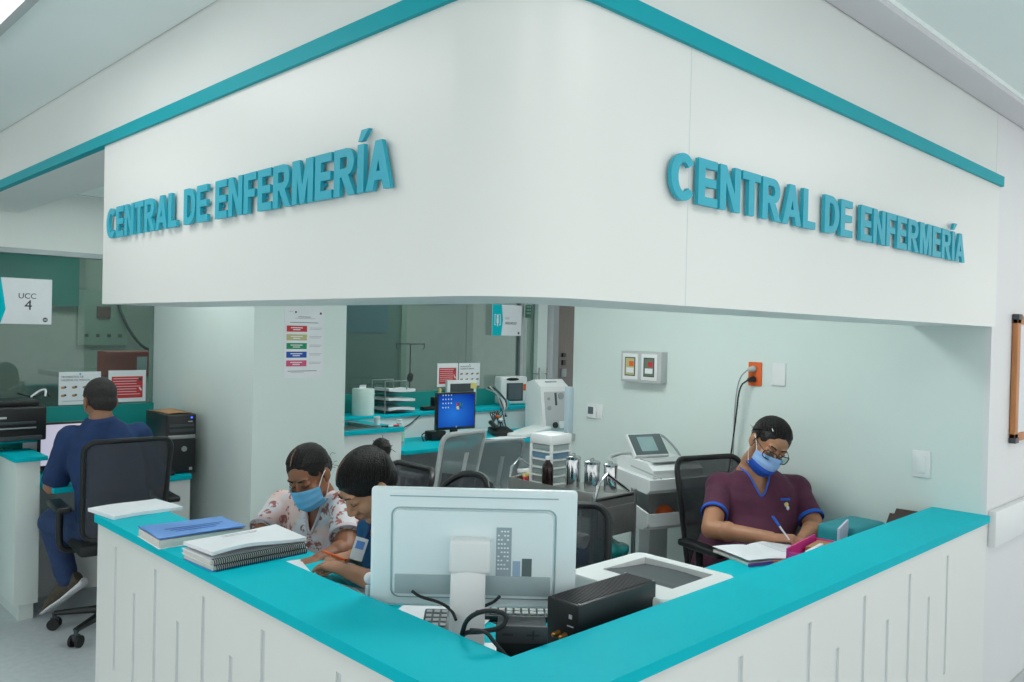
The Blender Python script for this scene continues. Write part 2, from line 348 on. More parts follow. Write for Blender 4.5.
b.prism([(XA-.012, YB-.012), (XW-.001, YB-.012), (XW-.001, 1.27), (1.255, 1.27), (1.255, YE+.004), (XA-.012, YE+.004)], .8725, .900)
b.build('ledge', t)
b = MB().use(TEAL); b.T = TR(-XA, -YB, 0)
b.box(1.145, 1.70, 1.72, YE, .70, .73, .002); b.box(1.145, XW-.002, 1.161, 1.72, .70, .73, .002)
b.use(WHT).box(1.66, 1.68, 2.1, YE, .3, .699); b.box(1.15, 1.66, YE-.03, YE-.005, 0, .699); b.box(2.3, 2.32, 1.16, 1.68, 0, .699)
b.build('desk_top', t)
# ---- back desk run (behind), with raised ledge
t = thing('back_desk', 'long teal desk with white riser and raised teal shelf under the glass', 'desk', (3.6, 4.78, 0))
b = MB().use(TEAL); b.T = TR(-3.6, -4.78, 0); b.box(3.612, 6.3, 4.78, 5.36, .70, .73, .002); b.build('desk_top', t)
b = MB().use(WHT); b.T = TR(-3.6, -4.78, 0); b.box(2.65, 6.3, 5.36, 5.385, 0, .905); b.box(5.0, 5.03, 4.83, 5.3, 0, .699); b.build('riser_panel', t)
b = MB().use(TEAL); b.T = TR(-3.6, -4.78, 0); b.box(2.65, 6.3, 5.34, YG, .905, .93, .002); b.build('raised_shelf', t)
b = MB().use(mat('grey knee panel', (150, 146, 146), rough=.6)); b.T = TR(-3.6, -4.78, 0); b.box(3.612, 6.3, 5.25, 5.28, 0, .70); b.build('knee_panel', t)
# ---- sink unit
t = thing('sink_cabinet', 'white cabinet with teal top and inset steel sink beside the pillar', 'cabinet', (2.745, 4.80, 0))
b = MB().use(WHT).box(0, .855, .01, .53, 0, .872, .002); b.build('cabinet_body', t)
b = MB().use(TEAL); b.box(0, .03, -.01, .53, .872, .90); b.box(.03, .72, -.01, .04, .872, .90); b.box(.03, .72, .48, .53, .872, .90); b.box(.72, .865, -.01, .53, .872, .90); b.build('cabinet_top', t)
b = MB().use(STEEL); b.box(.02, .73, .03, .06, .9, .905); b.box(.02, .73, .46, .49, .9, .905); b.box(.02, .05, .06, .46, .9, .905); b.box(.70, .73, .06, .46, .9, .905)
b.box(.04, .71, .05, .47, .874, .878); b.box(.04, .043, .05, .47, .874, .905); b.box(.707, .71, .05, .47, .874, .905); b.build('sink_basin', t)
# ---- man's desk
t = thing('staff_desk', 'teal desk between the white half wall and the pillar', 'desk', (1.35, 4.75, 0))
b = MB().use(TEAL).box(-.03, .70, 0, .60, .70, .73, .002); b.build('desk_top', t)
b = MB().use(WHT).box(.58, .70, .02, .55, 0, .699, .002); b.build('side_panel', t)
b = MB().use(WHT).box(-.03, .70, .58, .60, 0, .905); b.build('riser_panel', t)
b = MB().use(TEAL).box(-.15, .70, .56, .849, .905, .93, .002); b.build('raised_shelf', t)
t = thing('half_wall', 'white half wall with teal cap at the left edge of the picture', 'half wall', (1.19, 4.94, 0))
b = MB().use(MINT).box(.0, .115, 0, .58, .09, .852, .002); b.box(.03, .10, .03, .58, 0, .09); b.build('wall_panel', t)
b = MB().use(TEAL).box(-.01, .15, -.01, .36, .852, .875, .002); b.build('cap', t)

# ---- sign letters
def arc(cx, cy, rx, ry, a0, a1, n=10): return [(cx+rx*math.cos(math.radians(a0+(a1-a0)*k/n)), cy+ry*math.sin(math.radians(a0+(a1-a0)*k/n))) for k in range(n+1)]
s_ = .2
GL = {
 'C': (.74, [arc(.38, .5, .38, .5, 40, 320, 22)+arc(.385, .5, .19, .33, 315, 45, 16)]),
 'E': (.62, [[(0, 0), (.62, 0), (.62, .17), (.2, .17), (.2, .42), (.57, .42), (.57, .59), (.2, .59), (.2, .83), (.6, .83), (.6, 1), (0, 1)]]),
 'F': (.58, [[(0, 0), (.2, 0), (.2, .41), (.52, .41), (.52, .58), (.2, .58), (.2, .83), (.58, .83), (.58, 1), (0, 1)]]),
 'N': (.70, [[(0, 0), (.19, 0), (.19, .65), (.5, 0), (.70, 0), (.70, 1), (.51, 1), (.51, .36), (.2, 1), (0, 1)]]),
 'T': (.66, [[(.23, 0), (.43, 0), (.43, .83), (.66, .83), (.66, 1), (0, 1), (0, .83), (.23, .83)]]),
 'L': (.56, [[(0, 0), (.56, 0), (.56, .17), (.2, .17), (.2, 1), (0, 1)]]),
 'D': (.70, [[(0, 0), (.32, 0)]+arc(.32, .5, .38, .5, -90, 90, 14)[1:]+[(0, 1)], [(.2, .17), (.2, .83), (.3, .83)]+arc(.3, .5, .2, .33, 90, -90, 10)[1:]]),
 'R': (.73, [[(0, 0), (.2, 0), (.2, .41), (.27, .41), (.5, 0), (.73, 0), (.49, .43)]+arc(.43, .71, .26, .29, -70, 90, 10)+[(0, 1)], [(.2, .57), (.2, .84), (.4, .84)]+arc(.4, .705, .09, .135, 90, -90, 8)[1:]]),
 'A': (.78, [[(0, 0), (.21, 0), (.27, .2), (.51, .2), (.57, 0), (.78, 0), (.49, 1), (.29, 1)], [(.32, .36), (.39, .66), (.46, .36)]]),
 'M': (.84, [[(0, 0), (.19, 0), (.19, .68), (.34, 0), (.5, 0), (.65, .68), (.65, 0), (.84, 0), (.84, 1), (.56, 1), (.42, .35), (.28, 1), (0, 1)]]),
 'Í': (.2, [[(0, 0), (.2, 0), (.2, 1), (0, 1)], [(.02, 1.09), (.14, 1.09), (.34, 1.3), (.12, 1.3)]]),
}
def sign(label, start, along, out, length, hgt, depth):
    txt = 'CENTRAL DE ENFERMERÍA'; sp = .10
    tot = sum(GL[c][0] if c != ' ' else .26 for c in txt)+sp*(len(txt)-1)
    sx = length/tot; t = thing('wall_lettering', label, 'sign', start, 0, 'raised teal letterings on the white fascia'); x = 0
    W = wallframe((0, 0, 0), along, out)
    for c in txt:
        if c == ' ': x += (.26+sp)*sx; continue
        w, polys = GL[c]; cu = bpy.data.curves.new('l', 'CURVE'); cu.dimensions = '2D'; cu.fill_mode = 'BOTH'; cu.extrude = depth/2; cu.offset = .0011
        for p in polys:
            sp_ = cu.splines.new('POLY'); sp_.points.add(len(p)-1); sp_.use_cyclic_u = True
            for k, q in enumerate(p): sp_.points[k].co = (q[0]*sx, q[1]*hgt, 0, 1)
        mb = MB().use(LETT); mb.curve(cu, W @ TR(x, 0, depth/2+.007))
        mb.box(w*sx*.3, w*sx*.3+.008, .3*hgt, .3*hgt+.008, 0, .007, T=W @ TR(x, 0, 0)) if c in 'ENDRM' else None
        mb.build('letter', t, sharp=20); x += (w+sp)*sx
    return t
sign('raised teal CENTRAL DE ENFERMERÍA lettering on the left side of the white fascia', (XA-.001, 3.128, 1.897), (0, -1, 0), (-1, 0, 0), 1.70, .103, .010)
sign('raised teal CENTRAL DE ENFERMERÍA lettering on the right side of the white fascia', (1.478, YB-.001, 1.895), (1, 0, 0), (0, -1, 0), 1.856, .101, .010)

# ---- lamps
def troffer(label, x, y, z, wx, wy, s, col=(255, 255, 255), rz=0, fr=.03):
    t = thing('ceiling_light', label, 'ceiling light', (x, y, z), rz, 'rectangular ceiling lights')
    b = MB().use(LGREY); hx, hy = wx/2, wy/2
    b.box(-hx-fr, hx+fr, -hy-fr, -hy, -.02, 0, .003); b.box(-hx-fr, hx+fr, hy, hy+fr, -.02, 0, .003); b.box(-hx-fr, -hx, -hy, hy, -.02, 0, .003); b.box(hx, hx+fr, -hy, hy, -.02, 0, .003); b.build('frame', t)
    MB().use(emit('lamp %s' % str((s, col)), col, s)).box(-hx, hx, -hy, hy, -.012, -.004).build('diffuser', t)
LS = 3.4
troffer('bright rectangular ceiling light cut by the upper left corner of the picture', .335, 2.62, CZ, .62, 1.1, LS)
troffer('rectangular corridor ceiling light further along the left passage', .30, 5.0, CZ, .6, 1.1, LS*.35)
troffer('square ceiling light over the right corridor near the corner', 1.6, .1, CZ+.035, 1.1, .5, LS)
troffer('long ceiling light over the right corridor by the side wall', 3.9, .0, CZ+.035, 1.1, .5, LS)
troffer('added square fill light above the corner of the two corridors', .35, .15, CZ, .6, .6, LS)  # out-of-view fill, added to brighten the dark rounded corner of the fascia
troffer('ceiling light at the far end of the right corridor', 6.5, .0, CZ+.035, 1.1, .5, LS*.6)
troffer('ceiling light inside the nurse station above the counter desk', 2.5, 2.3, IC, .6, .6, LS*4.9, (246, 255, 252))
troffer('ceiling light inside the station above the back desk', 4.4, 4.3, IC, .6, .6, LS*4.9, (244, 255, 251))
troffer('ceiling light above the staff desk on the left', 1.75, 4.6, IC, .3, .5, LS*3.6, (244, 255, 251))
troffer('dim ceiling light in the ward behind the glass', 2.6, 7.2, 2.62, .5, .5, 16, (235, 255, 240))
troffer('dim ceiling light in the ward behind the right glass', 6.0, 7.3, 2.62, .5, .5, 18, (235, 255, 240))
t = thing('ceiling_vent', 'thin square access panel in the low ceiling at upper left', 'ceiling panel', (1.60, 5.28, IC))
b = MB().use(DGREY); b.box(-.2, .2, -.24, -.235, -.004, 0); b.box(-.2, .2, .235, .24, -.004, 0); b.box(-.2, -.195, -.24, .24, -.004, 0); b.box(.195, .2, -.24, .24, -.004, 0); b.build('frame', t)
MB().use(CEIL).box(-.195, .195, -.235, .235, -.003, 0).build('panel', t)
# ================================================================ WALL FITTINGS, SIGNS, POSTERS
def plate(name, label, cat, y, z, w, h, m=WHT, th=.008, bev=.003): 
    t = thing(name, label, cat, (XW, y, z)); MB().use(m).box(-th, 0, -w/2, w/2, -h/2, h/2, bev).build('cover_plate', t); return t
t = plate('light_switch', 'white light switch on the side wall, low near the end of the counter', 'switch', 1.318, 1.076, .074, .114)
MB().use(WHT).box(-.012, -.0075, -.018, .018, -.038, .038, .002).build('rocker', t)
plate('blank_plate', 'white blank wall plate right of the orange outlet', 'wall plate', 1.986, 1.424, .072, .11)
t = plate('power_outlet', 'orange hospital power outlet with two plugs on the side wall', 'outlet', 2.113, 1.42, .072, .118, ORANGE)
for z in (.026, -.026): MB().use(mat('orange socket', (196, 84, 30), rough=.4)).frus((-.0105, 0, z), (-.0075, 0, z), .017).build('socket', t)
def plug(label, dz, m, cm, path, cr=.0035):
    t = thing('plug_cord', label, 'cord', (XW-.011, 2.113, 1.42+dz))
    MB().use(m).caps((-.004, .004, 0), (-.028, .012, -.003), .015, .011).build('plug', t)
    b = MB().use(cm); b.T = TR(-(XW-.011), -2.113, -(1.42+dz)); b.tube(path, cr, smooth=2); b.build('cord', t)
plug('grey plug and cord in the upper socket of the orange outlet', .026, LGREY, GREYP, [(3.71, 2.13, 1.443), (3.69, 2.17, 1.40), (3.69, 2.19, 1.25), (3.70, 2.195, 1.0), (3.71, 2.22, .75), (3.71, 2.3, .45)])
plug('black plug and cord in the lower socket of the orange outlet', -.026, BLK, BLKM, [(3.71, 2.13, 1.39), (3.68, 2.16, 1.36), (3.69, 2.18, 1.2), (3.70, 2.21, 1.0), (3.71, 2.24, .8), (3.71, 2.25, .4)], .004)
t = plate('thermostat', 'white wall thermostat with small grey display near the far wall end', 'thermostat', 3.135, 1.15, .11, .085, WHT, .006)
MB().use(WHT).box(-.024, -.006, -.012, .052, -.04, .04, .004).build('control_box', t); MB().use(LCD).box(-.0255, -.0235, .0, .04, -.018, .024, .001).build('display', t)
# double notice box
t = thing('notice_box', 'grey wall box holding two small framed notices', 'wall box', (XW, 2.775, 1.425))
MB().use(LGREY).box(-.06, 0, -.135, .135, -.085, .085, .003).build('box_body', t)
for y, m1, m2 in ((.068, KHAKI, ORANGE), (-.06, mat('olive print', (104, 120, 100), rough=.6), RED)):
    f = MB().use(WHT).box(-.065, -.06, y-.052, y+.052, -.072, .072, .002).build('frame', t)
    b = MB().use(DGREY).box(-.0665, -.065, y-.036, y+.036, -.052, .052, .001); b.use(m1).box(-.0672, -.0665, y-.03, y+.03, -.046, .046); b.use(m2).box(-.0678, -.0672, y-.026, y+.006, .002, .03)
    b.use(PAPER).box(-.0678, -.0672, y-.026, y+.024, -.034, -.006); b.build('notice', f)
# whiteboard cut by the right edge
t = thing('whiteboard', 'white board with honey wood frame and grey corner caps cut by the right edge', 'whiteboard', (4.62, YB, 1.45))
MB().use(PAPER).box(-.58, .58, -.016, 0, -.26, .26).build('panel', t)
b = MB().use(WOOD).box(-.60, -.555, -.022, 0, -.27, .27, .003); b.box(.555, .60, -.022, 0, -.27, .27, .003); b.box(-.60, .60, -.022, 0, .235, .27, .003); b.box(-.60, .60, -.022, 0, -.27, -.235, .003); b.build('frame', t)
for x in (-.6, .6):
    for z in (-.265, .265): MB().use(DGREY).box(x-.004, x+.05 if x < 0 else x+.004, -.026, .001, z-.012, z+.012, .003).build('corner_cap', t)
# posters
def lines(b, W, x0, x1, y, h, m, z=.0012, n=1, gap=.008):
    b.use(m)
    for k in range(n): b.box(x0, x1*(1 if k % 2 == 0 else .93), y-k*gap-h, y-k*gap, z, z+.0004, T=W)
t = thing('wall_poster', 'tall white poster of five coloured bands on the pillar', 'poster', (2.455, 4.219, 1.512)); W = wallframe((0, 0, 0), (1, 0, 0), (0, -1, 0))
b = MB().use(PAPER).box(-.125, .125, -.20, .20, 0, .001, T=W)
for k, m in enumerate((RED, KHAKI, GREEN, BLUE, PINKP)):
    y = .095-.049*k; b.use(m).box(-.11, .018, y-.034, y, .001, .0015, T=W); b.use(PAPER)
    b.box(-.085, -.01, y-.014, y-.009, .0015, .0018, T=W); b.box(-.07, -.025, y-.025, y-.02, .0015, .0018, T=W)
    lines(b, W, .035, .115, y-.01, .002, INKG, n=2)
lines(b, W, -.09, .09, .115, .003, INK); lines(b, W, -.04, .04, .147, .003, INK); lines(b, W, -.06, .07, .138, .002, INKG)
lines(b, W, -.10, .085, -.16, .003, INK); lines(b, W, -.08, .0, -.168, .002, INKG); b.use(INK); b.frus((-.055, .172, .001), (-.055, .172, .0015), .006, T=W); b.frus((.105, .168, .001), (.105, .168, .0015), .007, T=W); lines(b, W, -.10, -.075, .176, .002, INKG)
b.build('sheet', t)
def handposter(x, z, label, w=.20, h=.20):
    t = thing('window_poster', label, 'poster', (x, YG+.017, z), 0, 'notices taped on the glass'); W = wallframe((0, 0, 0), (1, 0, 0), (0, -1, 0)); b = MB().use(PAPER).box(-w/2, w/2, -h/2, h/2, 0, .001, T=W)
    b.use(INK).text('MOMENTOS DE', .018, W @ TR(-w/2+.015, h/2-.032, .0012), align='LEFT'); b.text('HIGIENE DE MANOS', .018, W @ TR(-w/2+.015, h/2-.052, .0012), align='LEFT')
    b.use(TEAL).frus((.0, h/2-.014, .001), (.0, h/2-.014, .0016), .006, T=W)
    for i in range(4):
        for j in range(2):
            cx, cy = -w/2+.03+i*(w-.06)/3, .005-j*.05
            b.use(CARD).ell((cx-.004, cy, .001), (.013, .008, .0012), T=W); b.use(INK).ell((cx+.007, cy+.003, .001), (.008, .007, .0014), T=W)
    lines(b, W, -w/2+.02, w/2-.02, -h/2+.025, .003, INKG); b.build('sheet', t)
def redposter(x, z, label, w=.20, h=.20):
    t = thing('window_poster', label, 'poster', (x, YG+.017, z), 0, 'notices taped on the glass'); W = wallframe((0, 0, 0), (1, 0, 0), (0, -1, 0)); b = MB().use(PAPER).box(-w/2, w/2, -h/2, h/2, 0, .001, T=W)
    b.use(RED).box(-w/2+.02, w/2-.02, -h/2+.025, h/2-.04, .001, .0014, T=W)
    for k in range(7): b.use(PAPER).box(-w/2+.03, w/2-(.06 if k % 3 else .035), h/2-.055-k*.017, h/2-.052-k*.017, .0014, .0017, T=W)
    b.use(DGREY).frus((w/2-.038, h/2-.06, .0014), (w/2-.038, h/2-.06, .0019), .012, T=W); b.use(PAPER).ell((w/2-.035, -.02, .0015), (.006, .014, .001), T=W, rot=Euler((0, 0, .6))); b.build('sheet', t)
handposter(1.70, 1.185, 'hand hygiene poster on the left glass, partly behind the seated man', .245, .205)
redposter(1.985, 1.19, 'red and white notice on the left glass beside the pillar', .235, .205)
redposter(4.69, 1.21, 'red and white notice on the right glass above the monitors', .235, .205)
handposter(4.945, 1.21, 'hand hygiene poster on the right glass, right of the red notice', .25, .205)
# hanging signs
t = thing('bay_sign', 'white UCC 4 sign with teal arrow side hung by the glass', 'sign', (1.375, YG-.02, 1.715)); W = wallframe((0, 0, 0), (1, 0, 0), (0, -1, 0))
b = MB().use(PAPER).box(-.33, .145, -.136, .136, 0, .006, .001, T=W); b.use(TEAL).prism([(-.33, -.136), (-.127, -.136), (-.10, -.05), (-.127, .136), (-.33, .136)], .006, .007, T=W)
b.use(INK).text('UCC', .046, W @ TR(.012, .030, .0075)); b.text('4', .085, W @ TR(.018, -.025, .0075)); b.use(DGREY).frus((.11, -.108, .006), (.11, -.108, .007), .014, T=W); b.use(PAPER).box(.101, .119, -.111, -.106, .007, .0075, T=W); b.build('sign_panel', t)
t = thing('room_sign', 'teal and white room sign on the right glass with a person symbol', 'sign', (5.36, YG-.02, 1.71)); b = MB().use(PAPER).box(-.19, .185, -.145, .14, 0, .006, .001, T=W)
b.use(TEAL).prism([(-.19, -.145), (-.075, -.145), (-.055, 0), (-.075, .14), (-.19, .14)], .006, .007, T=W)
b.use(PAPER).ell((-.125, .035, .007), (.012, .014, .001), T=W); b.box(-.137, -.113, -.03, .02, .007, .0078, T=W); b.box(-.131, -.119, -.06, -.03, .007, .0078, T=W)
for sx in (-1, 1):
    b.box(-.125+sx*.034-.003, -.125+sx*.034+.003, -.05, .05, .007, .0078, T=W); b.box(-.125+sx*.029-.008, -.125+sx*.029+.008, .044, .05, .007, .0078, T=W); b.box(-.125+sx*.029-.008, -.125+sx*.029+.008, -.05, -.044, .007, .0078, T=W)
b.use(INKG).text('UCI', .03, W @ TR(.0, .015, .0075)); b.use(INK).text('AISLADO', .036, W @ TR(.045, -.03, .0075)); b.frus((.15, -.12, .006), (.15, -.12, .0072), .012, T=W); b.build('sign_panel', t)
t = thing('exit_plaque', 'small dark green plaque of symbols above the glass edge', 'sign', (5.64, YG-.02, 1.80)); b = MB().use(mat('dark green plaque', (20, 84, 70), rough=.5)).box(-.04, .04, -.008, 0, -.06, .06, .001)
b.use(mat('pale green print', (120, 170, 150), rough=.6)); [b.box(-.03+.02*(k % 3), -.018+.02*(k % 3), -.009, -.008, .035-.03*(k//3), .05-.03*(k//3)) for k in range(9)]; b.build('plate', t)
# ---- things in the ward behind the glass
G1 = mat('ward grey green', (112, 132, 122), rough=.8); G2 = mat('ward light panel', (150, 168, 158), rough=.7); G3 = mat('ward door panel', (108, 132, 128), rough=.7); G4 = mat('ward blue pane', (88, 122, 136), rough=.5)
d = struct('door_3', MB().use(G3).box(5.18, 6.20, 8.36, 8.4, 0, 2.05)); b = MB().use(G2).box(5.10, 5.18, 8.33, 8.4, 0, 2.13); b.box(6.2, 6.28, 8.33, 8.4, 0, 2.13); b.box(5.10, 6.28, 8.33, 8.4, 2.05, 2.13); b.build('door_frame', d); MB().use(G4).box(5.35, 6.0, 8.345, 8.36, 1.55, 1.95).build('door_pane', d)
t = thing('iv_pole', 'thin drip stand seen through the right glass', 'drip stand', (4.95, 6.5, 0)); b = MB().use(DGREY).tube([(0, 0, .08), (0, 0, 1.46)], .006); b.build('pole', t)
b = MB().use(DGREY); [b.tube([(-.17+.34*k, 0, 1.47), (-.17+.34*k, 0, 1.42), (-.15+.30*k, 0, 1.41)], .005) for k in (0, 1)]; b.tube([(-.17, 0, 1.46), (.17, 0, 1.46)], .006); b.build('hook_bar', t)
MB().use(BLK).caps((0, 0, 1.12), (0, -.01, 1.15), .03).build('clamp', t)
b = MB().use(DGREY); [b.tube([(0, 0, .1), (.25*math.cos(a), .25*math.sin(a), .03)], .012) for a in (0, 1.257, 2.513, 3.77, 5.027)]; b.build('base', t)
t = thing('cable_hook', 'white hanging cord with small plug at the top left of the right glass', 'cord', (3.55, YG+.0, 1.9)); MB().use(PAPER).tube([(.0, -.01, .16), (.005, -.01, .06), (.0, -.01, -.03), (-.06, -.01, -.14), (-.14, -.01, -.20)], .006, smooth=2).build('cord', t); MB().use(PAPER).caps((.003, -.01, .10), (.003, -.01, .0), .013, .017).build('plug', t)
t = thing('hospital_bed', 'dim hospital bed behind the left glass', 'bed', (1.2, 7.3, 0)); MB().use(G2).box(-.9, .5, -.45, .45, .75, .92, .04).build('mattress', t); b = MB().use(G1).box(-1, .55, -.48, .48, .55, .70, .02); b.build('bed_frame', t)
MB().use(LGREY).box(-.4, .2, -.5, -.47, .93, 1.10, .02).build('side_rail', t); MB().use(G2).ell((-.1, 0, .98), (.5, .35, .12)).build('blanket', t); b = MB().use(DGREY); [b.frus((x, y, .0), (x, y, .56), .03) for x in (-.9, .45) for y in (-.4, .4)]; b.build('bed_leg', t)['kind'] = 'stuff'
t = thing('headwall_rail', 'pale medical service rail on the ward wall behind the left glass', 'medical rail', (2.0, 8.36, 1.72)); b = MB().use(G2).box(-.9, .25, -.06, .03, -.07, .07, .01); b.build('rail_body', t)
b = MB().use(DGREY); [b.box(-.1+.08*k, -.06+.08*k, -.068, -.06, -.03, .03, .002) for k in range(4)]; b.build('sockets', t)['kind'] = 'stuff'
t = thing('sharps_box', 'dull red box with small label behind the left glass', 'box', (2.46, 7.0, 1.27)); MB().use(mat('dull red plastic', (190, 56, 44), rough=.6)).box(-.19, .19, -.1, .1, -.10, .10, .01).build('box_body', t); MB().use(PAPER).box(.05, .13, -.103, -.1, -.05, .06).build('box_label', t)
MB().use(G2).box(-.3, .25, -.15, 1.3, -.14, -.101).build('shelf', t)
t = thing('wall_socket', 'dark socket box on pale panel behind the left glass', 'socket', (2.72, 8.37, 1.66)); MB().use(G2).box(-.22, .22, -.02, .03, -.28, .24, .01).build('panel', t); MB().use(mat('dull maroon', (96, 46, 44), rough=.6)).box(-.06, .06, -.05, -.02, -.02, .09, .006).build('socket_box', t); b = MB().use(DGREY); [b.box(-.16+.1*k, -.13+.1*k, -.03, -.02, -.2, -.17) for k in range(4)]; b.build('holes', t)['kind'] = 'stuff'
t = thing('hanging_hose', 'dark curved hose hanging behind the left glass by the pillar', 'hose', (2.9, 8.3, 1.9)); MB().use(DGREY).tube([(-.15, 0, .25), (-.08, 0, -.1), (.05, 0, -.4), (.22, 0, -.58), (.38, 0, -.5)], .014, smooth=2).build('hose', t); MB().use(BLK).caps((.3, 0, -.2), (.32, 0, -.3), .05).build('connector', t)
# placard set deep in the ward to imitate a sign's reflection in the glass
t = thing('reflection_placard', 'faint placard with teal side imitating a sign reflected in the right glass', 'sign', (6.7, 8.38, 2.10)); MB().use(PAPER).box(-.24, .12, -.02, .03, -.16, .16, .002).build('panel', t); MB().use(TEAL).box(.12, .28, -.02, .03, -.16, .16, .002).build('teal_side', t)

# ================================================================ OFFICE CHAIRS
def rrect(w, h, r, n=6):
    o = []
    for cx, cy, a0 in ((w/2-r, h/2-r, 0), (-w/2+r, h/2-r, 90), (-w/2+r, -h/2+r, 180), (w/2-r, -h/2+r, 270)):
        o += [(cx+r*math.cos(math.radians(a0+90*k/n)), cy+r*math.sin(math.radians(a0+90*k/n))) for k in range(n+1)]
    return o
def chair(label, x, y, rz, top=1.0, w=.44, bh=.5, fm=BLK, nm=NETB, seatm=BLKM, group=None, a0=.3, arm=True, tr=.013, leanb=.12, rad=.055, strip=False):
    group = 'office chairs in the nurse station'
    t = thing('office_chair', label, 'chair', (x, y, 0), rz, group); bot = top-bh
    pts = [(p[0]*(1-.08*(.5-p[1]/bh)), -.24-leanb*(p[1]/bh+.5)*.8+.05*(abs(p[0])/(w/2))**2, top-bh/2+p[1]) for p in rrect(w, bh, rad)]
    bf = MB().use(fm).tube(pts, tr, 8, closed=True).build('back_frame', t)
    def f(u, v): 
        X = (u-.5)*(w-.02); Z = (v-.5)*(bh-.02); return (X*(1-.08*(.5-Z/bh)), -.24-leanb*(Z/bh+.5)*.8+.05*(abs(X)/(w/2))**2, top-bh/2+Z)
    MB().use(nm).sheet(f, 14, 12, .002).build('back_mesh', t)
    if strip: MB().use(fm).tube([(0, -.235, bot+.02), (0, -.30, top-bh*.3)], .02).build('lumbar_spine', t)
    MB().use(fm).tube([(0, -.255, bot+.03), (0, -.25, .50), (0, -.14, .42), (0, 0, .42)], [.022, .03], smooth=2).build('back_support', t)
    MB().use(seatm).box(-w/2, w/2, -.22, .24, .44, .50, .028, seg=3).build('seat', t)
    MB().use(fm).frus((0, 0, .10), (0, 0, .44), .028).build('gas_column', t)
    bs = MB().use(fm).frus((0, 0, .07), (0, 0, .13), .045)
    for k in range(5):
        a = a0+k*2*PI/5-rz; c, s = math.cos(a), math.sin(a); bs.loft([((0, 0, .105), V((-s, c, 0))*.028, (0, 0, .025)), ((.28*c, .28*s, .085), V((-s, c, 0))*.018, (0, 0, .012))], 8)
        cs = MB().use(BLKM)
        for q in (-1, 1): cs.frus(V((.28*c, .28*s, .03))+V((-s, c, 0))*q*.012, V((.28*c, .28*s, .03))+V((-s, c, 0))*q*.026, .03, n=14)
        cs.use(DGREY).frus((.28*c, .28*s, .03), (.28*c, .28*s, .085), .011); cs.box(-.02+.28*c, .02+.28*c, .28*s-.012, .28*s+.012, .03, .062, .006); cs.build('castor', t)
    bs.build('base', t)
    if arm:
        for q in (-1, 1):
            am = MB().use(fm).tube([(q*.18, -.02, .44), (q*(w/2+.045), -.02, .45), (q*(w/2+.055), -.03, .52), (q*(w/2+.055), -.04, .66)], [.016, .018], smooth=2).build('armrest', t)
            MB().use(fm).box(q*(w/2+.055)-.035, q*(w/2+.055)+.035, -.15, .12, .655, .685, .012, seg=3).build('arm_pad', am)
    return t
chair('black mesh office chair under the man in navy shirt', 1.555, 4.56, -.10, top=1.02, w=.41, bh=.50, a0=math.radians(-143))
chair('light grey frame mesh armchair facing the back desk', 3.50, 4.33, .12, top=.945, w=.40, bh=.42, fm=LGREY, nm=NETG, seatm=GREYP, tr=.016, strip=True)
chair('grey mesh chair half hidden behind the light grey armchair', 4.10, 4.52, -.2, top=.835, w=.40, bh=.36, fm=GREYP, nm=NETG, seatm=LGREY, arm=False, strip=True)
def backat(x, y, d, rz):
    p = at(x, y, d); return p.x-.28*math.sin(rz), p.y+.28*math.cos(rz), rz
chair('black mesh chair holding the woman in floral blouse', 2.0, 3.0, 1.5, top=.985, w=.36, bh=.42, arm=False)
chair('black chair with rounded top holding the woman with hair bun', 1.80, 2.36, 1.62, top=1.05, w=.30, bh=.42, rad=.13, arm=False)
chair('empty black mesh chair between the white computer and trolley', 1.965, 1.815, 2.37, top=.985, w=.44, bh=.48, arm=False, a0=.9)
chair('black mesh chair holding the woman in maroon scrubs', 3.40, 1.925, PI-.30, top=1.015, w=.40, bh=.52)
# ================================================================ THINGS ON THE LEDGE AND DESKS
# loose sheets, blue book, spiral notebooks
t = thing('paper_stack', 'flat stack of white sheets on the far left end of the ledge', 'papers', (1.17, 3.20, .90), .12)
MB().use(PAPER).sheet(lambda u, v: ((u-.5)*.262, (v-.5)*.20, .012+.002*math.sin(u*5)), 10, 4, .012).build('sheets', t)
t = thing('bound_book', 'thick softcover book with blue printed cover on the ledge', 'book', (1.165, 2.69, .90), -.05)
b = MB().use(PAGES); b.box(-.138, .138, -.10, .10, .002, .028, .004); b.build('pages', t)
b = MB().use(BLUEC).sheet(lambda u, v: ((u-.5)*.28, (v-.5)*.205, .034+.003*math.sin(v*3+u*2)), 10, 6, .003); W = TR(0, 0, .0) @ RZ(PI/2)
b.build('front_cover', t)
b = MB().use(mat('cover ink', (50, 90, 170), rough=.6)); [b.box(-.09+.01*k, .10-.02*k, -.01-.022*k, -.006-.022*k, .0375, .0382) for k in range(3)]; b.build('cover_print', t)
MB().use(PAPER).box(-.14, .14, -.102, .102, 0, .003, .001).build('back_cover', t)
def spiral(label, z, rz, dx=0, th=.016, dy=0):
    t = thing('spiral_notebook', label, 'notebook', (1.19+dx, 2.36+dy, z), rz, 'spiral notebooks stacked on the ledge')
    MB().use(PAGES).box(-.155, .155, -.085, .09, .002, th-.002, .002).build('pages', t); b = MB().use(PAPER).box(-.157, .157, -.087, .092, th-.002, th); b.build('front_cover', t); MB().use(BLUEC if dx else WHT).box(-.157, .157, -.087, .092, 0, .002).build('back_cover', t)
    sp = []; n = 46
    for k in range(n*8+1):
        a = 2*PI*k/8; sp.append((-.15+.30*k/(n*8), -.088+.0085*math.cos(a), th/2+(th/2+.0025)*math.sin(a)))
    MB().use(BLK).tube(sp, .0013, 5).build('spiral_binding', t)
spiral('white spiral notebook, lowest of the stack on the ledge', .9005, .05, .004)
spiral('spiral notebook in the middle of the stack on the ledge', .9175, .03)
t = thing('stapled_document', 'thick white curled document lying on top of the spiral notebooks', 'document', (1.195, 2.365, .934), .04)
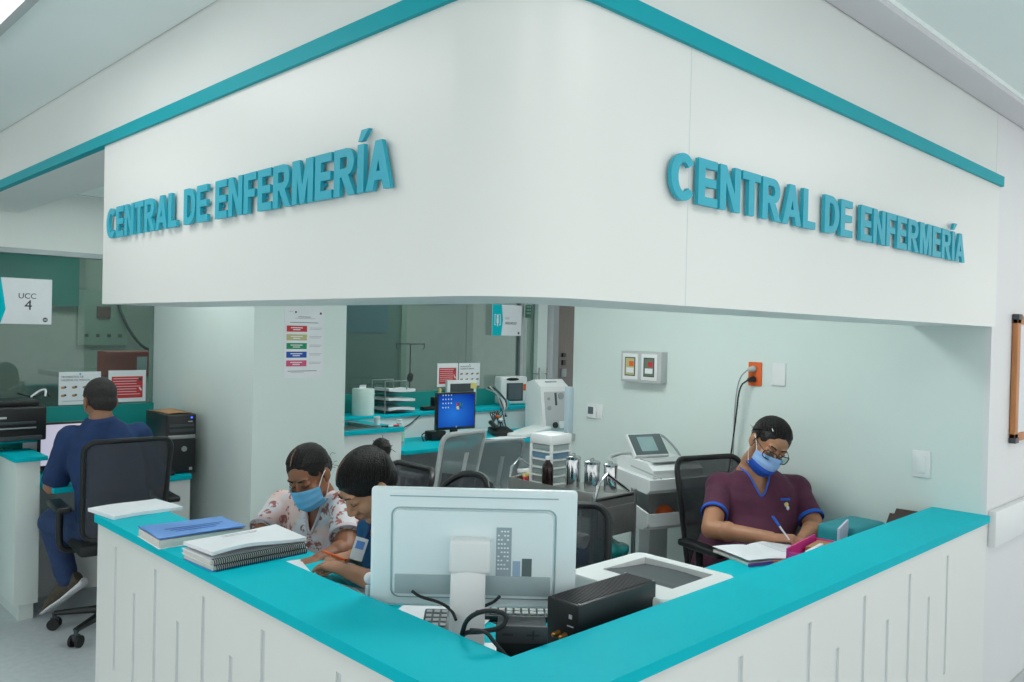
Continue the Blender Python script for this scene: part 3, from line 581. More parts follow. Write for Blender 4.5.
MB().use(PAPER).sheet(lambda u, v: ((u-.5)*.31, (v-.5)*.18+.004, .017+.010*(1-v)*math.sin(u*PI*1.3+.3)+.012*max(0, u-.6)), 16, 6, .010).build('sheets', t)
b = MB().use(INKG); [b.box(-.06, .06-.01*(k % 3), .045-.013*k, .047-.013*k, .0255, .0262) for k in range(2)]; b.build('printed_lines', t)
# papers on the left desk
def sheetp(label, x, y, z, rz, w=.21, h=.297, name='paper_sheet', m=PAPER, curl=.002):
    return solo(MB().use(m).sheet(lambda u, v: ((u-.5)*w, (v-.5)*h, .002+curl*(1+math.sin(u*4+v*3))), 8, 8, .0012), name, label, 'paper', (x, y, z), rz)
sheetp('white form under the hands of the woman with hair bun', 1.48, 2.30, .73, .3)
sheetp('white sheet on the desk behind the spiral notebooks', 1.46, 2.64, .73, -.3)
sheetp('white sheet between the computer stand and the teal ledge', 1.40, 1.43, .745, .8, w=.3, h=.24, curl=.001)
sheetp('white sheet beside the keyboard on the corner desk', 1.60, 1.93, .73, .5)
t = thing('stapler', 'dark stapler lying on the desk by the writing hand', 'stapler', (1.40, 2.49, .731), .9); MB().use(BLK).box(-.06, .06, -.015, .015, 0, .012, .004).build('base', t); MB().use(DGREY).box(-.06, .055, -.013, .013, .018, .036, .007, T=RY(-.08)).build('arm', t)

# ---- white all-in-one computer seen from behind
vx = V((.6975, .7165, 0)); ang = math.atan2(-.6975, .7165)   # local -y looks back to the camera
CM = V((1.466, 1.633, 0)); t = thing('desktop_computer', 'white all-in-one computer seen from behind on the corner desk', 'computer', (CM.x, CM.y, .73), ang)
b = MB().use(BLUEW); Wd, Hd = .542, .315; zc = .298
b.box(-Wd/2, Wd/2, -.012, .016, zc-Hd/2, zc+Hd/2, .011, seg=3)
tilt = RX(-.05); b2 = MB().use(BLUEW); b2.T = TR(0, 0, zc) @ RX(.04) @ TR(0, 0, -zc)
b2.box(-Wd/2, Wd/2, -.012, .016, zc-Hd/2, zc+Hd/2, .011, seg=3); b2.loft([((0, -.010, zc-.005), (Wd/2-.03, 0, 0), (0, 0, 0.001))], 4, False) if False else None
# raised rear tray with rounded corners
pr = rrect(Wd-.12, Hd-.085, .02)
def ringxz(poly, y, z0, k=1.0): return [(p[0]*k, y, z0+p[1]*k) for p in poly]
def plateau(mb, poly, y0, y1, z0, k):
    a = ringxz(poly, y0, z0); c = ringxz(poly, y1, z0, k); n = len(a); mb.raw(a+c, [(i, (i+1) % n, n+(i+1) % n, n+i) for i in range(n)]+[tuple(range(n, 2*n)), tuple(range(n))[::-1]])
plateau(b2, pr, -.012, -.024, zc-.012, .985)
b.bm.free(); b2.build('rear_housing', t)
b = MB().use(mat('groove grey', (150, 176, 180), rough=.5)); b.T = TR(0, 0, zc) @ RX(.04) @ TR(0, 0, -zc)
b.tube([(p[0]*1.02, -.0128, zc-.012+p[1]*1.03) for p in pr], .0022, 6, closed=True); b.box(-Wd/2+.05, Wd/2-.05, -.0135, -.011, zc+Hd/2-.022, zc+Hd/2-.019); b.build('vent_groove', t)
b = MB().use(mat('cool grey plastic', (156, 174, 178), rough=.45)); b.T = TR(0, 0, zc) @ RX(.04) @ TR(0, 0, -zc); b.box(-Wd/2+.067, Wd/2-.067, -.028, -.022, zc-.118, zc-.066, .003); b.build('port_cover', t)
b = MB().use(mat('label grey', (150, 166, 174), rough=.5)); b.T = TR(0, 0, zc) @ RX(.04) @ TR(0, 0, -zc)
b.T = b.T @ TR(.038, 0, .014); b.box(.022, .062, -.0248, -.0238, zc-.082, zc+.048); b.use(BLUEW); [b.box(.026+.008*(k % 4), .031+.008*(k % 4), -.0252, -.0247, zc+.04-.011*(k//4)-.004, zc+.04-.011*(k//4)) for k in range(40) if (k*7) % 5]
b.use(mat('label blue grey', (150, 176, 200), rough=.5)).box(.066, .086, -.0248, -.0238, zc-.08, zc-.04); b.use(mat('label dark', (92, 108, 110), rough=.5)).box(.09, .116, -.0248, -.0238, zc-.08, zc-.033); b.build('rear_labels', t)
b = MB().use(WHT); b.T = TR(-.006, 0, 0); b.box(-.053, .053, -.068, -.020, zc-.052, zc+.035, .010, seg=3); b.build('hinge_block', t)
b = MB().use(WHT); b.T = TR(-.010, 0, 0); b.loft([((0, -.075, .015), (.047, 0, 0), (0, .014, 0)), ((0, -.066, zc-.10), (.045, 0, 0), (0, .014, 0)), ((0, -.052, zc-.035), (.045, 0, 0), (0, .013, 0)), ((0, -.035, zc-.02), (.04, 0, 0), (0, .01, 0))], 24); b.build('stand_neck', t)
MB().use(WHT).box(-.14, .10, -.13, .09, 0, .014, .006, seg=3).build('stand_foot', t)
b = MB().use(BLK); b.T = TR(0, 0, zc) @ RX(.04) @ TR(0, 0, -zc); b.box(-Wd/2+.008, Wd/2-.008, .0155, .0175, zc-Hd/2+.03, zc+Hd/2-.008); b.build('screen', t)
# cables behind it
def cable(label, pts, r=.004, m=BLKM): return solo(MB().use(m).tube(pts, r, 8, smooth=3), 'power_cable', label, 'cable')
A_ = lambda x, y, d: tuple(at(x, y, d))
cable('black cable looping beside the computer stand', [A_(462, 634, 1.93), A_(466, 620, 1.90), A_(478, 612, 1.87), A_(494, 610, 1.87), A_(508, 615, 1.87), A_(503, 628, 1.87), A_(480, 632, 1.88), A_(464, 632, 1.93), A_(460, 642, 1.97)], .0055)
cable('black cable dropping from the coil to the corner of the ledge', [A_(470, 630, 1.83), A_(486, 631, 1.82), A_(494, 642, 1.82), A_(503, 652, 1.82), A_(510, 662, 1.82)], .0045)
cable('thin dark cable left of the computer stand', [A_(412, 591, 2.16), A_(420, 597, 2.15), A_(440, 602, 2.14), A_(452, 610, 2.13), A_(456, 620, 2.1)], .004)
cable('thin dark cable right of the computer stand', [A_(500, 596, 2.16), A_(494, 602, 2.15), A_(484, 606, 2.14), A_(476, 612, 2.12)], .004)
# keyboard
t = thing('keyboard', 'black keyboard lying behind the white computer on the desk', 'keyboard', (1.82, 1.80, .73), ang)
MB().use(BLK).box(-.22, .22, -.07, .07, 0, .02, .005, T=RX(.04)).build('keyboard_base', t)
b = MB().use(LGREY)
for i in range(18):
    for j in range(5): b.box(-.21+i*.0235, -.192+i*.0235, -.06+j*.024, -.041+j*.024, .019, .026, .002, T=RX(.04), seg=1)
b.build('keys', t)['kind'] = 'stuff'
MB().use(LGREY)
t = thing('calculator', 'dark grey phone keypad unit left of the computer stand', 'phone', tuple(at(436, 606, 2.40))[:2]+(.73,), ang)
MB().use(DGREY).box(-.035, .045, -.05, .05, 0, .045, .008, T=RX(.3)).build('unit_body', t); b = MB().use(GREYP); [b.box(-.028+.022*i, -.012+.022*i, -.035+.02*j, -.021+.02*j, .044, .048, .001, T=RX(.3), seg=1) for i in range(3) for j in range(4)]; b.build('buttons', t)['kind'] = 'stuff'
# long black UPS box
t = thing('power_regulator', 'long black box with brass terminals on the corner desk', 'device', (1.70, 1.395, .73))
MB().use(BLK).box(-.168, .15, -.075, .03, 0, .208, .006, seg=2).build('case', t)
b = MB().use(mat('dark grille', (52, 50, 54), rough=.6))
for k in range(34): b.box(-.158+.009*k, -.1535+.009*k, -.066, .022, .2078, .2098)
b.build('top_grille', t)['kind'] = 'stuff'
b = MB().use(GREYP); [b.ell((x, y, .209), (.004, .004, .002), n=8) for x in (-.16, .142) for y in (-.07, .025)]; b.build('screws', t)['kind'] = 'stuff'
for y in (-.035, -.012): MB().use(GOLD).caps((-.168, y, .125), (-.186, y, .125), .008, .006).build('terminal', t)
b = MB().use(LGREY); b.box(-.1695, -.168, -.055, -.045, .17, .18); b.box(-.1695, -.168, -.06, -.04, .15, .153); b.build('end_marks', t)
MB().use(STEEL).caps((-.168, -.055, .10), (-.185, -.055, .10), .007).build('toggle', t)
t = thing('black_adapter', 'flat black mounting box in front of the keyboard, against the ledge', 'device', tuple(at(520, 628, 1.93))[:2]+(.73,), ang-.02)
MB().use(BLK).box(-.053, .06, -.04, .05, 0, .195, .004).build('case', t); b = MB().use(mat('charcoal bracket', (44, 45, 48), rough=.5)).box(-.055, .063, -.048, -.041, .165, .205, .002); b.build('bracket', t); b = MB().use(BLKM); b.box(-.04, -.015, -.0495, -.0475, .183, .188); b.box(.015, .045, -.0495, -.0475, .183, .188); b.box(.028, .033, -.0495, -.0475, .175, .196); b.build('slots', t)
# laser printer
t = thing('laser_printer', 'white laser printer with dark output tray behind the right ledge', 'printer', (2.015, 1.456, .73))
hx, hy, hz = .180, .182, .166
b = MB().use(WHT); b.box(-hx, hx, -hy, hy, 0, .135, .012, seg=3)
oz_ = rrect(2*hx, 2*hy, .03, 5); n_ = len(oz_)
inn = [(-.062-.02+p[0]*.0, 0) for p in ()]
ix0, ix1, iy0, iy1 = -.075, .135, -.125, .125
ring = [(max(ix0, min(ix1, p[0])), max(iy0, min(iy1, p[1]))) for p in oz_]
b.raw([(p[0], p[1], .12) for p in oz_]+[(p[0], p[1], hz-.006) for p in oz_]+[(p[0]*.975, p[1]*.975, hz) for p in oz_]+[(p[0], p[1], hz) for p in ring]+[(p[0], p[1], .135) for p in ring],
      [(r*n_+k, r*n_+(k+1) % n_, (r+1)*n_+(k+1) % n_, (r+1)*n_+k) for r in range(4) for k in range(n_)])
b.build('printer_body', t)
b = MB().use(DGREY).sheet(lambda u, v: (ix0+.002+(ix1-ix0-.004)*u, iy0+.002+(iy1-iy0-.004)*v, hz-.003-.020*max(0, u-.18)**.7*(1-.35*math.sin(v*PI))), 16, 8, .004); b.build('output_tray', t)
b = MB().use(LGREY).box(-hx-.0025, -hx-.0005, -.12, .13, .06, .10, .001); b.box(-.10, .13, -hy-.002, -hy-.0005, .05, .12, .001); b.build('side_panel', t)

# ---- right desk: notebook, pink box, papers, cases
t = thing('open_notebook', 'open notebook with blank white pages and coloured edge in front of the woman in maroon', 'notebook', (3.055, 1.66, .73), -.35)
MB().use(PAGES).box(-.17, .17, -.11, .11, .0, .012, .003).build('page_block', t)
MB().use(PAPER).sheet(lambda u, v: ((u-.5)*.345, (v-.5)*.22, .015+.010*abs(math.sin((u-.5)*PI*1.2))**.6+.0*v), 18, 4, .002).build('open_pages', t)
b = MB().use(PURP).box(-.178, -.06, -.118, -.111, .001, .012); b.use(ORANGE).box(-.06, .0, -.118, -.111, .001, .012); b.use(CARD).box(.0, .17, -.118, -.111, .002, .014); b.build('edge_tabs', t)
b = MB().use(INKG); [b.box(.03, .15, .07-.016*k, .0715-.016*k, .0265, .027) for k in range(9)]; b.build('ruled_lines', t)['kind'] = 'stuff'
t = thing('card_box', 'magenta card box holding white cards on the right desk', 'box', (3.06, 1.46, .73), .12)
b = MB().use(MAG); b.box(-.15, .15, -.05, -.044, 0, .065); b.box(-.15, .15, .044, .05, 0, .088); b.box(-.15, -.144, -.05, .05, 0, .075); b.box(.144, .15, -.05, .05, 0, .075); b.box(-.15, .15, -.05, .05, 0, .006); b.build('box_body', t)
MB().use(PAPER).box(-.13, .03, -.035, -.02, .01, .082, T=RX(-.1)).build('cards', t); MB().use(CARD).box(.0, .14, -.03, .03, .01, .07).build('kraft_insert', t)
t = thing('standing_card', 'pale white card standing behind the right ledge', 'card', (3.27, 1.44, .73), .25); MB().use(mat('lilac white card', (208, 204, 222), rough=.6)).box(-.10, .10, -.004, .004, 0, .135, .001).build('card', t)
t = thing('soft_case', 'teal zip case lying against the side wall on the right desk', 'case', (3.50, 1.50, .73), -.1); MB().use(mat('teal case cloth', (30, 138, 148), rough=.6)).box(-.14, .14, -.09, .09, 0, .10, .035, seg=4).build('case_body', t); MB().use(DGREY).tube([(-.135, -.092, .055), (0, -.094, .06), (.135, -.092, .055)], .003).build('zip', t)
t = thing('folded_bag', 'dark brown folded leather item at the right end of the desk', 'bag', (3.64, 1.34, .73), .1); b = MB().use(BROWN); b.prism([(-.10, 0), (.10, 0), (.10, .115), (.055, .15), (.01, .12), (-.04, .145), (-.10, .10)], -.05, .05, T=RX(PI/2)); b.build('bag_body', t)

# ================================================================ TROLLEY, TOWER, CANISTERS, ECG CART
t = thing('steel_trolley', 'stainless steel instrument trolley with tube handles beside the wall', 'trolley', (3.06, 2.705, 0))
MB().use(STEELD).box(-.16, .16, -.275, .275, .83, .845, .003).build('top_tray', t)
MB().use(STEELD).box(-.162, -.157, -.275, .275, .76, .875, .002).build('front_rim', t); MB().use(STEELD).box(-.16, .16, .27, .275, .80, .875, .002).build('side_rim', t)
b = MB().use(STEELD).box(-.14, .15, -.275, -.268, .66, .85, .002); b.box(-.13, .14, -.285, -.274, .67, .80, .004); b.build('side_drawer', t)
MB().use(STEELD).box(-.16, .16, -.275, .275, .50, .515, .003).build('lower_shelf', t)
for x in (-.155, .155):
    for y in (-.27, .27): MB().use(STEEL).frus((x, y, .08), (x, y, .86), .011).build('post', t); 
for x in (-.155, .155):
    for y in (-.27, .27): MB().use(BLKM).frus((x-.01, y, .04), (x+.012, y, .04), .04).build('castor', t)
for y in (-.285, .285): MB().use(CHROME).tube([(-.15, y*.97, .84), (-.13, y, .92), (-.08, y, .96), (.10, y*.97, .86)], .008, smooth=0).build('handle', t)
t = thing('drawer_tower', 'small white plastic drawer tower standing on the steel trolley', 'drawer unit', (3.075, 2.86, .845))
b = MB().use(WHT); b.box(-.075, .075, -.075, .075, .20, .25, .006); b.box(-.075, -.063, -.075, -.063, 0, .2); b.box(.063, .075, -.075, -.063, 0, .2); b.box(-.075, -.063, .063, .075, 0, .2); b.box(.063, .075, .063, .075, 0, .2); b.box(-.07, .07, .066, .07, 0, .2)
for k in range(5): b.box(-.074, .074, -.074, .074, .04*k-.002+.002, .04*k+.006)
b.build('tower_frame', t)
for k in range(5): MB().use(mat('blue tinted contents', (120, 160, 190), rough=.5, alpha=.8) if k == 3 else CLEAR).box(-.068, .06, -.068, .06, .04*k+.009, .04*k+.038, .002).build('drawer', t)
t = thing('brown_bottle', 'dark brown bottle with white cap on the trolley before the drawer tower', 'bottle', (2.955, 2.765, .845)); MB().use(AMBER).lathe([(.0, 0), (.026, .002), (.028, .01), (.028, .10), (.024, .115), (.012, .128), (.011, .14), (0, .141)]).build('bottle_body', t); MB().use(PAPER).lathe([(0, .138), (.013, .138), (.013, .155), (0, .157)]).build('cap', t)
def canister(label, x, y, h, r):
    t = thing('steel_canister', label, 'canister', (x, y, .845), 0, 'steel canisters on the trolley'); MB().use(CHROME).lathe([(0, 0), (r*.97, 0), (r, .006), (r, h*.86), (r*.96, h*.88), (0, h*.88)]).build('canister_body', t)
    MB().use(CHROME).lathe([(0, h*.87), (r*1.06, h*.87), (r*1.06, h*.93), (r*.9, h*.96), (0, h*.97)]).build('lid', t); MB().use(STEEL).tube([(-.012, 0, h*.96), (-.010, 0, h*1.04), (.010, 0, h*1.04), (.012, 0, h*.96)], .003, smooth=1).build('lid_knob', t)
canister('tall lidded steel canister nearest the drawer tower', 3.045, 2.68, .165, .036)
canister('lidded steel canister in the middle of the three on the trolley', 3.075, 2.585, .15, .038)
canister('short lidded steel canister beside the white cart', 3.13, 2.515, .14, .033)
t = thing('coloured_packets', 'red and yellow packets lying on the left end of the trolley', 'packets', (3.0, 2.955, .845)); MB().use(RED).box(-.06, .06, -.012, .0, .0, .03, .004, T=RZ(.5)).build('red_packet', t); MB().use(YEL).box(-.05, .06, -.02, -.008, .03, .045, .004, T=RZ(.2)).build('yellow_packet', t); MB().use(PAPER).box(-.05, .05, -.01, .01, .045, .065, .004, T=RZ(-.3)).build('white_packet', t)
def bag(label, m, x, y, z, r, sd):
    random.seed(sd); b = MB().use(m).ell((0, 0, r[2]), r, n=28)
    for v in b.bm.verts: v.co += v.co.normalized()*.035*(noise.noise(v.co*14+V((sd, 0, 0))))
    for v in b.bm.verts: v.co.z = max(v.co.z, 0)
    return solo(b, 'plastic_bag', label, 'bag', (x, y, z), group='plastic bags on the lower trolley shelf')
bag('crumpled green plastic bag on the lower trolley shelf', BAGG, 3.08, 2.53, .515, (.13, .13, .055), 3)
bag('crumpled blue plastic bag at the front of the lower trolley shelf', BAGB, 2.96, 2.58, .515, (.08, .13, .05), 5)
t = thing('wire_spring', 'coil of white tubing hanging on the trolley front', 'tubing', (2.87, 2.50, .66)); sp = [(.0+.03*math.cos(2*PI*k/10), -.06+.12*k/80, .03*math.sin(2*PI*k/10)) for k in range(81)]; MB().use(PAPER).tube(sp, .006, 6).build('coil', t); MB().use(PAPER).tube([(.02, 0, .0), (.025, 0, .08), (.03, 0, .14)], .004).build('hanger', t)
# ECG cart, front looks along local -x
t = thing('medical_cart', 'white medical recorder cart with tilted screen beside the wall', 'medical cart', (3.50, 2.475, .0), math.radians(72))
SX = Matrix(((1, 0, 0, 0), (0, 0, 1, 0), (0, 1, 0, 0), (0, 0, 0, 1)))      # profile drawn in x,z; thickness along y
MB().use(LGREY).box(.02, .12, -.06, .06, .12, .86, .02).build('column', t)
MB().use(LGREY).box(-.13, .18, -.18, .18, .06, .12, .02).build('base', t)
for x in (-.11, .15):
    for y in (-.16, .16): MB().use(DGREY).frus((x-.012, y, .035), (x+.012, y, .035), .034).build('castor', t)
b = MB().use(WHT); b.prism([(-.155, .85), (-.13, .83), (.20, .855), (.22, .88), (.22, .92), (-.155, .90)], -.17, .19, T=SX); b.build('work_tray', t)
b = MB().use(WHT); b.prism([(-.13, .902), (.18, .919), (.19, .965), (.15, .98), (-.08, .97), (-.13, .94)], -.15, .155, T=SX); b.build('recorder_body', t)
MB().use(LGREY).box(-.12, .14, .156, .158, .915, .923, 0, T=TR(0, 0, .012) @ RY(-.09)).build('paper_slot', t)
TS = TR(.035, .045, .982) @ RZ(0) @ RY(.72)
s1 = MB().use(WHT).box(-.012, .014, -.105, .105, 0, .135, .006, T=TS).build('tilt_screen', t); MB().use(mat('screen bezel', (84, 96, 98), rough=.4)).box(-.0145, -.012, -.099, .099, .006, .129, .001, T=TS).build('bezel', s1); MB().use(LCDT).box(-.0155, -.0142, -.045, .055, .026, .112, T=TS).build('display', s1)
MB().use(LGREY).box(-.10, .02, -.11, .13, .973, .980, .002).build('key_panel', t)
b = MB().use(WHT); b.prism([(.17, .675), (.17, .80), (-.13, .735), (-.135, .685), (-.10, .65), (.15, .65)], .172, .184, T=SX); b.prism([(.17, .675), (.17, .80), (-.13, .735), (-.135, .685), (-.10, .65), (.15, .65)], -.184, -.172, T=SX)
b.box(-.11, .16, -.172, .172, .65, .66); b.box(-.133, -.122, -.172, .172, .67, .73); b.build('front_bin', t)
MB().use(GREYP).box(-.02, .14, -.10, .10,   .70, .84, .01).build('power_module', t)
b = MB().use(GREYP).tube([(.12, .03, 1.05), (.14, -.02, 1.085), (.12, -.08, 1.08), (.08, -.13, 1.02), (.05, -.15, .97)], .006, smooth=2); b.build('lead_wire', t)
b = MB().use(LGREY).tube([(.20, .17, .92), (.25, .17, .95), (.26, .10, .97), (.25, .02, .97), (.19, .0, .95)], .011, smooth=1); b.build('side_handle', t)
solo(MB().use(ORANGE).ell((0, 0, .045), (.04, .05, .045)), 'orange_pouch', 'orange packet inside the side bin of the white cart', 'packet', (3.46, 2.43, .662))

# ================================================================ BACK DESK THINGS
def monitor(name, label, x, y, z, rz, w, h, scr, body=BLK, stand=.08, bez=.016, extra=True, cat='monitor'):
    t = thing(name, label, cat, (x, y, z), rz)       # screen faces local -y
    MB().use(body).box(-w/2, w/2, 0, .035, stand, stand+h, .006).build('housing', t)
    if scr: 
        s = MB().use(scr).box(-w/2+bez, w/2-bez, -.0015, 0, stand+bez*1.4, stand+h-bez).build('screen', t)
    MB().use(body).box(-.03, .03, .02, .05, .01, stand+.1, .006).build('stand_neck', t); MB().use(body).box(-w*.3, w*.3, -.07, .11, 0, .012, .005).build('stand_foot', t); return t
t = monitor('computer_monitor', 'black monitor showing a blue desktop on the back desk', 4.30, 5.03, .73, -.12, .37, .295, screenmat('desktop screen', 'blue'), stand=.085)
b = MB().use(mat('icon print', (190, 205, 225), rough=.6)); [b.box(-.135+.026*i, -.125+.026*i, -.0025, -.0015, .355-.032*j, .365-.032*j) for i in range(4) for j in range(4) if i+j < 6]
b.build('desktop_icons', t)['kind'] = 'stuff'
b = MB()
for k, m in enumerate((RED, GREEN, YEL, BLUE)): b.use(m).box(-.002+.03*(k % 2), .022+.03*(k % 2), -.003, -.0015, .245+.028*(1-k//2), .268+.028*(1-k//2))
b.build('window_emblem', t); MB().use(LGREY).frus((0, -.001, .108), (0, -.003, .108), .007).build('power_mark', t)
t = monitor('computer_monitor', 'white framed monitor with dark screen and yellow note behind the lit one', 4.76, 5.50, .93, -.1, .31, .22, DGREY, body=WHT, stand=.02, bez=.03)
MB().use(YEL).box(.07, .135, -.004, -.002, .175, .225, T=RY(.1)).build('sticky_note', t)
t = thing('patient_monitor', 'white patient monitor with dark screen on the teal shelf', 'patient monitor', (5.37, 5.47, .93), -.2)
MB().use(WHT).box(-.145, .145, 0, .12, .005, .26, .02, seg=3).build('housing', t); MB().use(DGREY).box(-.085, .095, -.004, .0, .035, .20, .003).build('bezel', t); MB().use(LCD).box(-.065, .075, -.006, -.004, .05, .19).build('screen', t); b = MB().use(BLK).ell((-.02, -.002, .235), (.07, .006, .014)); b.build('handle_slot', t); MB().use(ORANGE).box(.10, .125, -.005, .001, .13, .19).build('orange_tag', t)
t = thing('ventilator_unit', 'bulky white medical device with sloped panel on the back desk', 'medical device', (5.36, 5.02, .73), -.12)
b = MB().use(WHT); P_ = [(-.16, 0), (.14, 0), (.14, .30), (.10, .42), (-.10, .46), (-.16, .42)]
b = MB().use(WHT); b.prism([(-.13, 0), (.13, 0), (.13, .43), (.02, .46), (-.07, .40)], -.16, .16, T=Matrix(((0, 0, 1, 0), (1, 0, 0, 0), (0, 1, 0, 0), (0, 0, 0, 1)))); b.build('housing', t)
Wp = TR(0, -.13, 0) @ RX(math.atan2(-.06, .40)); b = MB().use(LGREY).box(-.125, .125, -.004, .002, .02, .36, .001, T=Wp); b.build('front_panel', t)
b = MB().use(GREYP); b.frus((.06, -.004, .32), (.06, -.012, .32), .03, T=Wp); b.frus((-.08, -.004, .3), (-.08, -.01, .3), .014, T=Wp); b.frus((-.08, -.004, .22), (-.08, -.01, .22), .02, T=Wp); b.use(DGREY).box(-.01, .012, -.007, -.003, .24, .35, T=Wp); b.use(BLK).frus((-.03, -.004, .07), (-.03, -.02, .07), .026, T=Wp); b.use(WHT).box(.02, .10, -.008, -.003, .04, .10, T=Wp); b.build('controls', t)
MB().use(GREYP).box(-.06, .07, -.02, .06, .425, .445, .008).build('top_handle', t)
t = thing('paper_tray_rack', 'wire letter tray rack filled with papers on the teal shelf', 'tray rack', (4.0, 5.46, .93), 0)
for k in range(3):
    tr_ = MB().use(DGREY).box(-.14, .14, -.10, .10, .015+.075*k, .02+.075*k).build('tray', t); MB().use(PAPER).sheet(lambda u, v: (-.12+.26*u, -.10+.2*v, .045+.075*k+.006*math.sin(u*4+k)), 8, 3, .022).build('papers', tr_)
b = MB().use(ALU).tube([(-.15, -.09, 0), (-.15, -.09, .26), (.06, -.09, .26), (.06, -.09, .18)], .005); b.tube([(-.15, .09, 0), (-.15, .09, .26), (.06, .09, .26), (.06, .09, .18)], .005); b.build('wire_frame', t)
t = thing('paper_towel_canister', 'white round canister with towels sticking out beside the sink', 'canister', (3.68, 5.42, .905+.025)); MB().use(mat('translucent white plastic', (214, 230, 224), rough=.4)).lathe([(0, 0), (.082, 0), (.086, .02), (.086, .195), (.082, .205), (0, .205)]).build('canister_body', t); MB().use(PAPER).sheet(lambda u, v: (-.03+.06*u, .01*math.sin(v*3), .20+.03*v), 4, 4, .003).build('towel', t)
t = thing('white_dispenser', 'narrow white box with dark mark beside the pillar', 'box', (3.42, 5.45, .93)); MB().use(BLUEW).box(-.05, .05, -.05, .05, 0, .20, .005).build('box_body', t); MB().use(INK).box(.0, .02, -.052, -.05, .08, .13).build('mark', t)
t = thing('small_cup', 'small tilted white cup at the edge of the sink', 'cup', (3.52, 4.99, .90)); MB().use(PAPER).lathe([(0, 0), (.018, 0), (.024, .06), (.022, .06), (.016, .004), (0, .004)], T=RY(-.15) @ TR(0, 0, .004)).build('cup_body', t)
t = thing('clear_bottle', 'clear plastic dispenser bottle standing on the desk by the sink unit', 'bottle', (3.72, 5.0, .73)); MB().use(CLEAR).lathe([(0, 0), (.036, 0), (.038, .01), (.038, .13), (.02, .16), (.016, .175), (0, .176)]).build('bottle_body', t); MB().use(PAPER).lathe([(0, .175), (.022, .175), (.022, .20), (0, .205)]).build('cap', t); MB().use(mat('bottle label', (160, 196, 170), rough=.6)).lathe([(.0385, .04), (.0388, .04), (.0388, .11), (.0385, .11)]).build('bottle_label', t)
t = thing('marker_pen', 'dark and red marker lying on the corner of the teal sink top', 'marker', (3.53, 4.85, .908), -.1); MB().use(BLK).frus((-.07, 0, 0), (-.02, 0, 0), .008).build('cap', t); MB().use(PAPER).frus((-.02, 0, 0), (.02, 0, 0), .0075).build('barrel', t); MB().use(RED).frus((.02, 0, 0), (.07, 0, 0), .008).build('body', t)
t = thing('telephone', 'dark desk telephone tangled with cords on the back desk', 'telephone', (4.82, 5.05, .73), -.3); MB().use(BLK).box(-.09, .09, -.08, .10, 0, .05, .012, T=RX(.2)).build('phone_body', t); MB().use(BLK).caps((-.07, -.03, .075), (-.06, .09, .10), .02).build('handset', t)
b = MB().use(DGREY); [b.tube([(.0+.02*k, .08, .05), (.03+.03*math.sin(k*2), .12, .12+.02*k), (-.06+.03*k, .14, .20), (-.02, .12, .10)], .005, smooth=2) for k in range(5)]; b.use(ORANGE).ell((.0, .08, .15), (.02, .02, .015)); b.use(PAPER).ell((.03, .08, .12), (.022, .02, .016)); b.build('cord_tangle', t)
t = thing('cable_bundle', 'bundle of grey and black leads hanging over the shelf beside the patient monitor', 'cables', (5.10, 5.37, .93))
for k, m in enumerate((GREYP, BLKM, LGREY, PAPER, DGREY, GREYP, TEAL)):
    MB().use(m).tube([(-.08+.02*k, .10, .16+.01*(k % 3)), (-.02+.01*k, .02, .12-.02*(k % 4)), (-.05+.025*k, -.05, .03), (.02-.02*k, -.07, -.08)], .007, smooth=2).build('lead', t)
t = thing('cable_coil', 'black cords lying under the lit monitor on the back desk', 'cords', (4.08, 5.1, .73)); b = MB().use(BLKM); [b.tube([(-.05+.03*k, .0, .006), (.0+.02*k, .10-.03*k, .05), (.06, .02*k, .08-.01*k), (.14, .0, .01)], .005, smooth=2) for k in range(5)]; b.build('cords', t)
MB().use(BLK).box(.02, .16, -.02, .08, .0, .075, .01).build('adapter', t)
t = thing('black_cable', 'thin black cord sagging across the white riser', 'cord', (3.9, 5.35, .82)); MB().use(BLKM).tube([(-.12, 0, -.01), (.0, -.005, -.03), (.15, -.005, .0), (.28, -.005, .085)], .004, smooth=2).build('cord', t)
t = thing('desk_gadget', 'black item with white tip on the shelf left of the lit monitor', 'device', (4.42, 5.45, .93)); MB().use(BLK).box(-.14, .05, -.03, .03, 0, .035, .01).build('body', t); MB().use(BLK).box(-.03, .05, -.03, .03, 0, .11, .012).build('upright', t); MB().use(YEL).caps((.03, -.02, .1), (.035, -.02, .17), .012).build('tip', t)
sheetp('white papers spread on the back desk between the chairs', 4.75, 4.88, .73, .2, .42, .22, m=PAPER, curl=.004)
t = thing('scanner_lid', 'flat light grey tray device with rounded front on the back desk', 'device', (5.02, 4.92, .73), .2); MB().use(WHT).box(-.2, .2, -.10, .10, .02, .05, .012, T=RY(-.10)).build('tray_body', t); MB().use(GREYP).box(-.16, .16, -.08, .08, 0, .025, .005).build('base', t)
t = thing('white_cabinet_box', 'white boxy container on the back desk beneath the device', 'box', (5.75, 5.15, .73)); MB().use(WHT).box(-.16, .16, -.1, .1, 0, .24, .008).build('box_body', t); b = MB().use(LGREY); [b.box(-.12+.05*k, -.1+.05*k, -.102, -.1, .05, .19) for k in range(5)]; b.build('ribs', t)['kind'] = 'stuff'
t = thing('edge_guard', 'pale upright plastic holder fixed at the far end of the side wall', 'panel', (3.705, 3.27, 1.0)); MB().use(mat('pale blue panel', (196, 214, 224), rough=.4)).box(0, .0445, .04, .075, 0, .28, .006).build('panel', t); MB().use(LGREY).box(.02, .0445, .02, .05, -.04, 0).build('bracket', t)
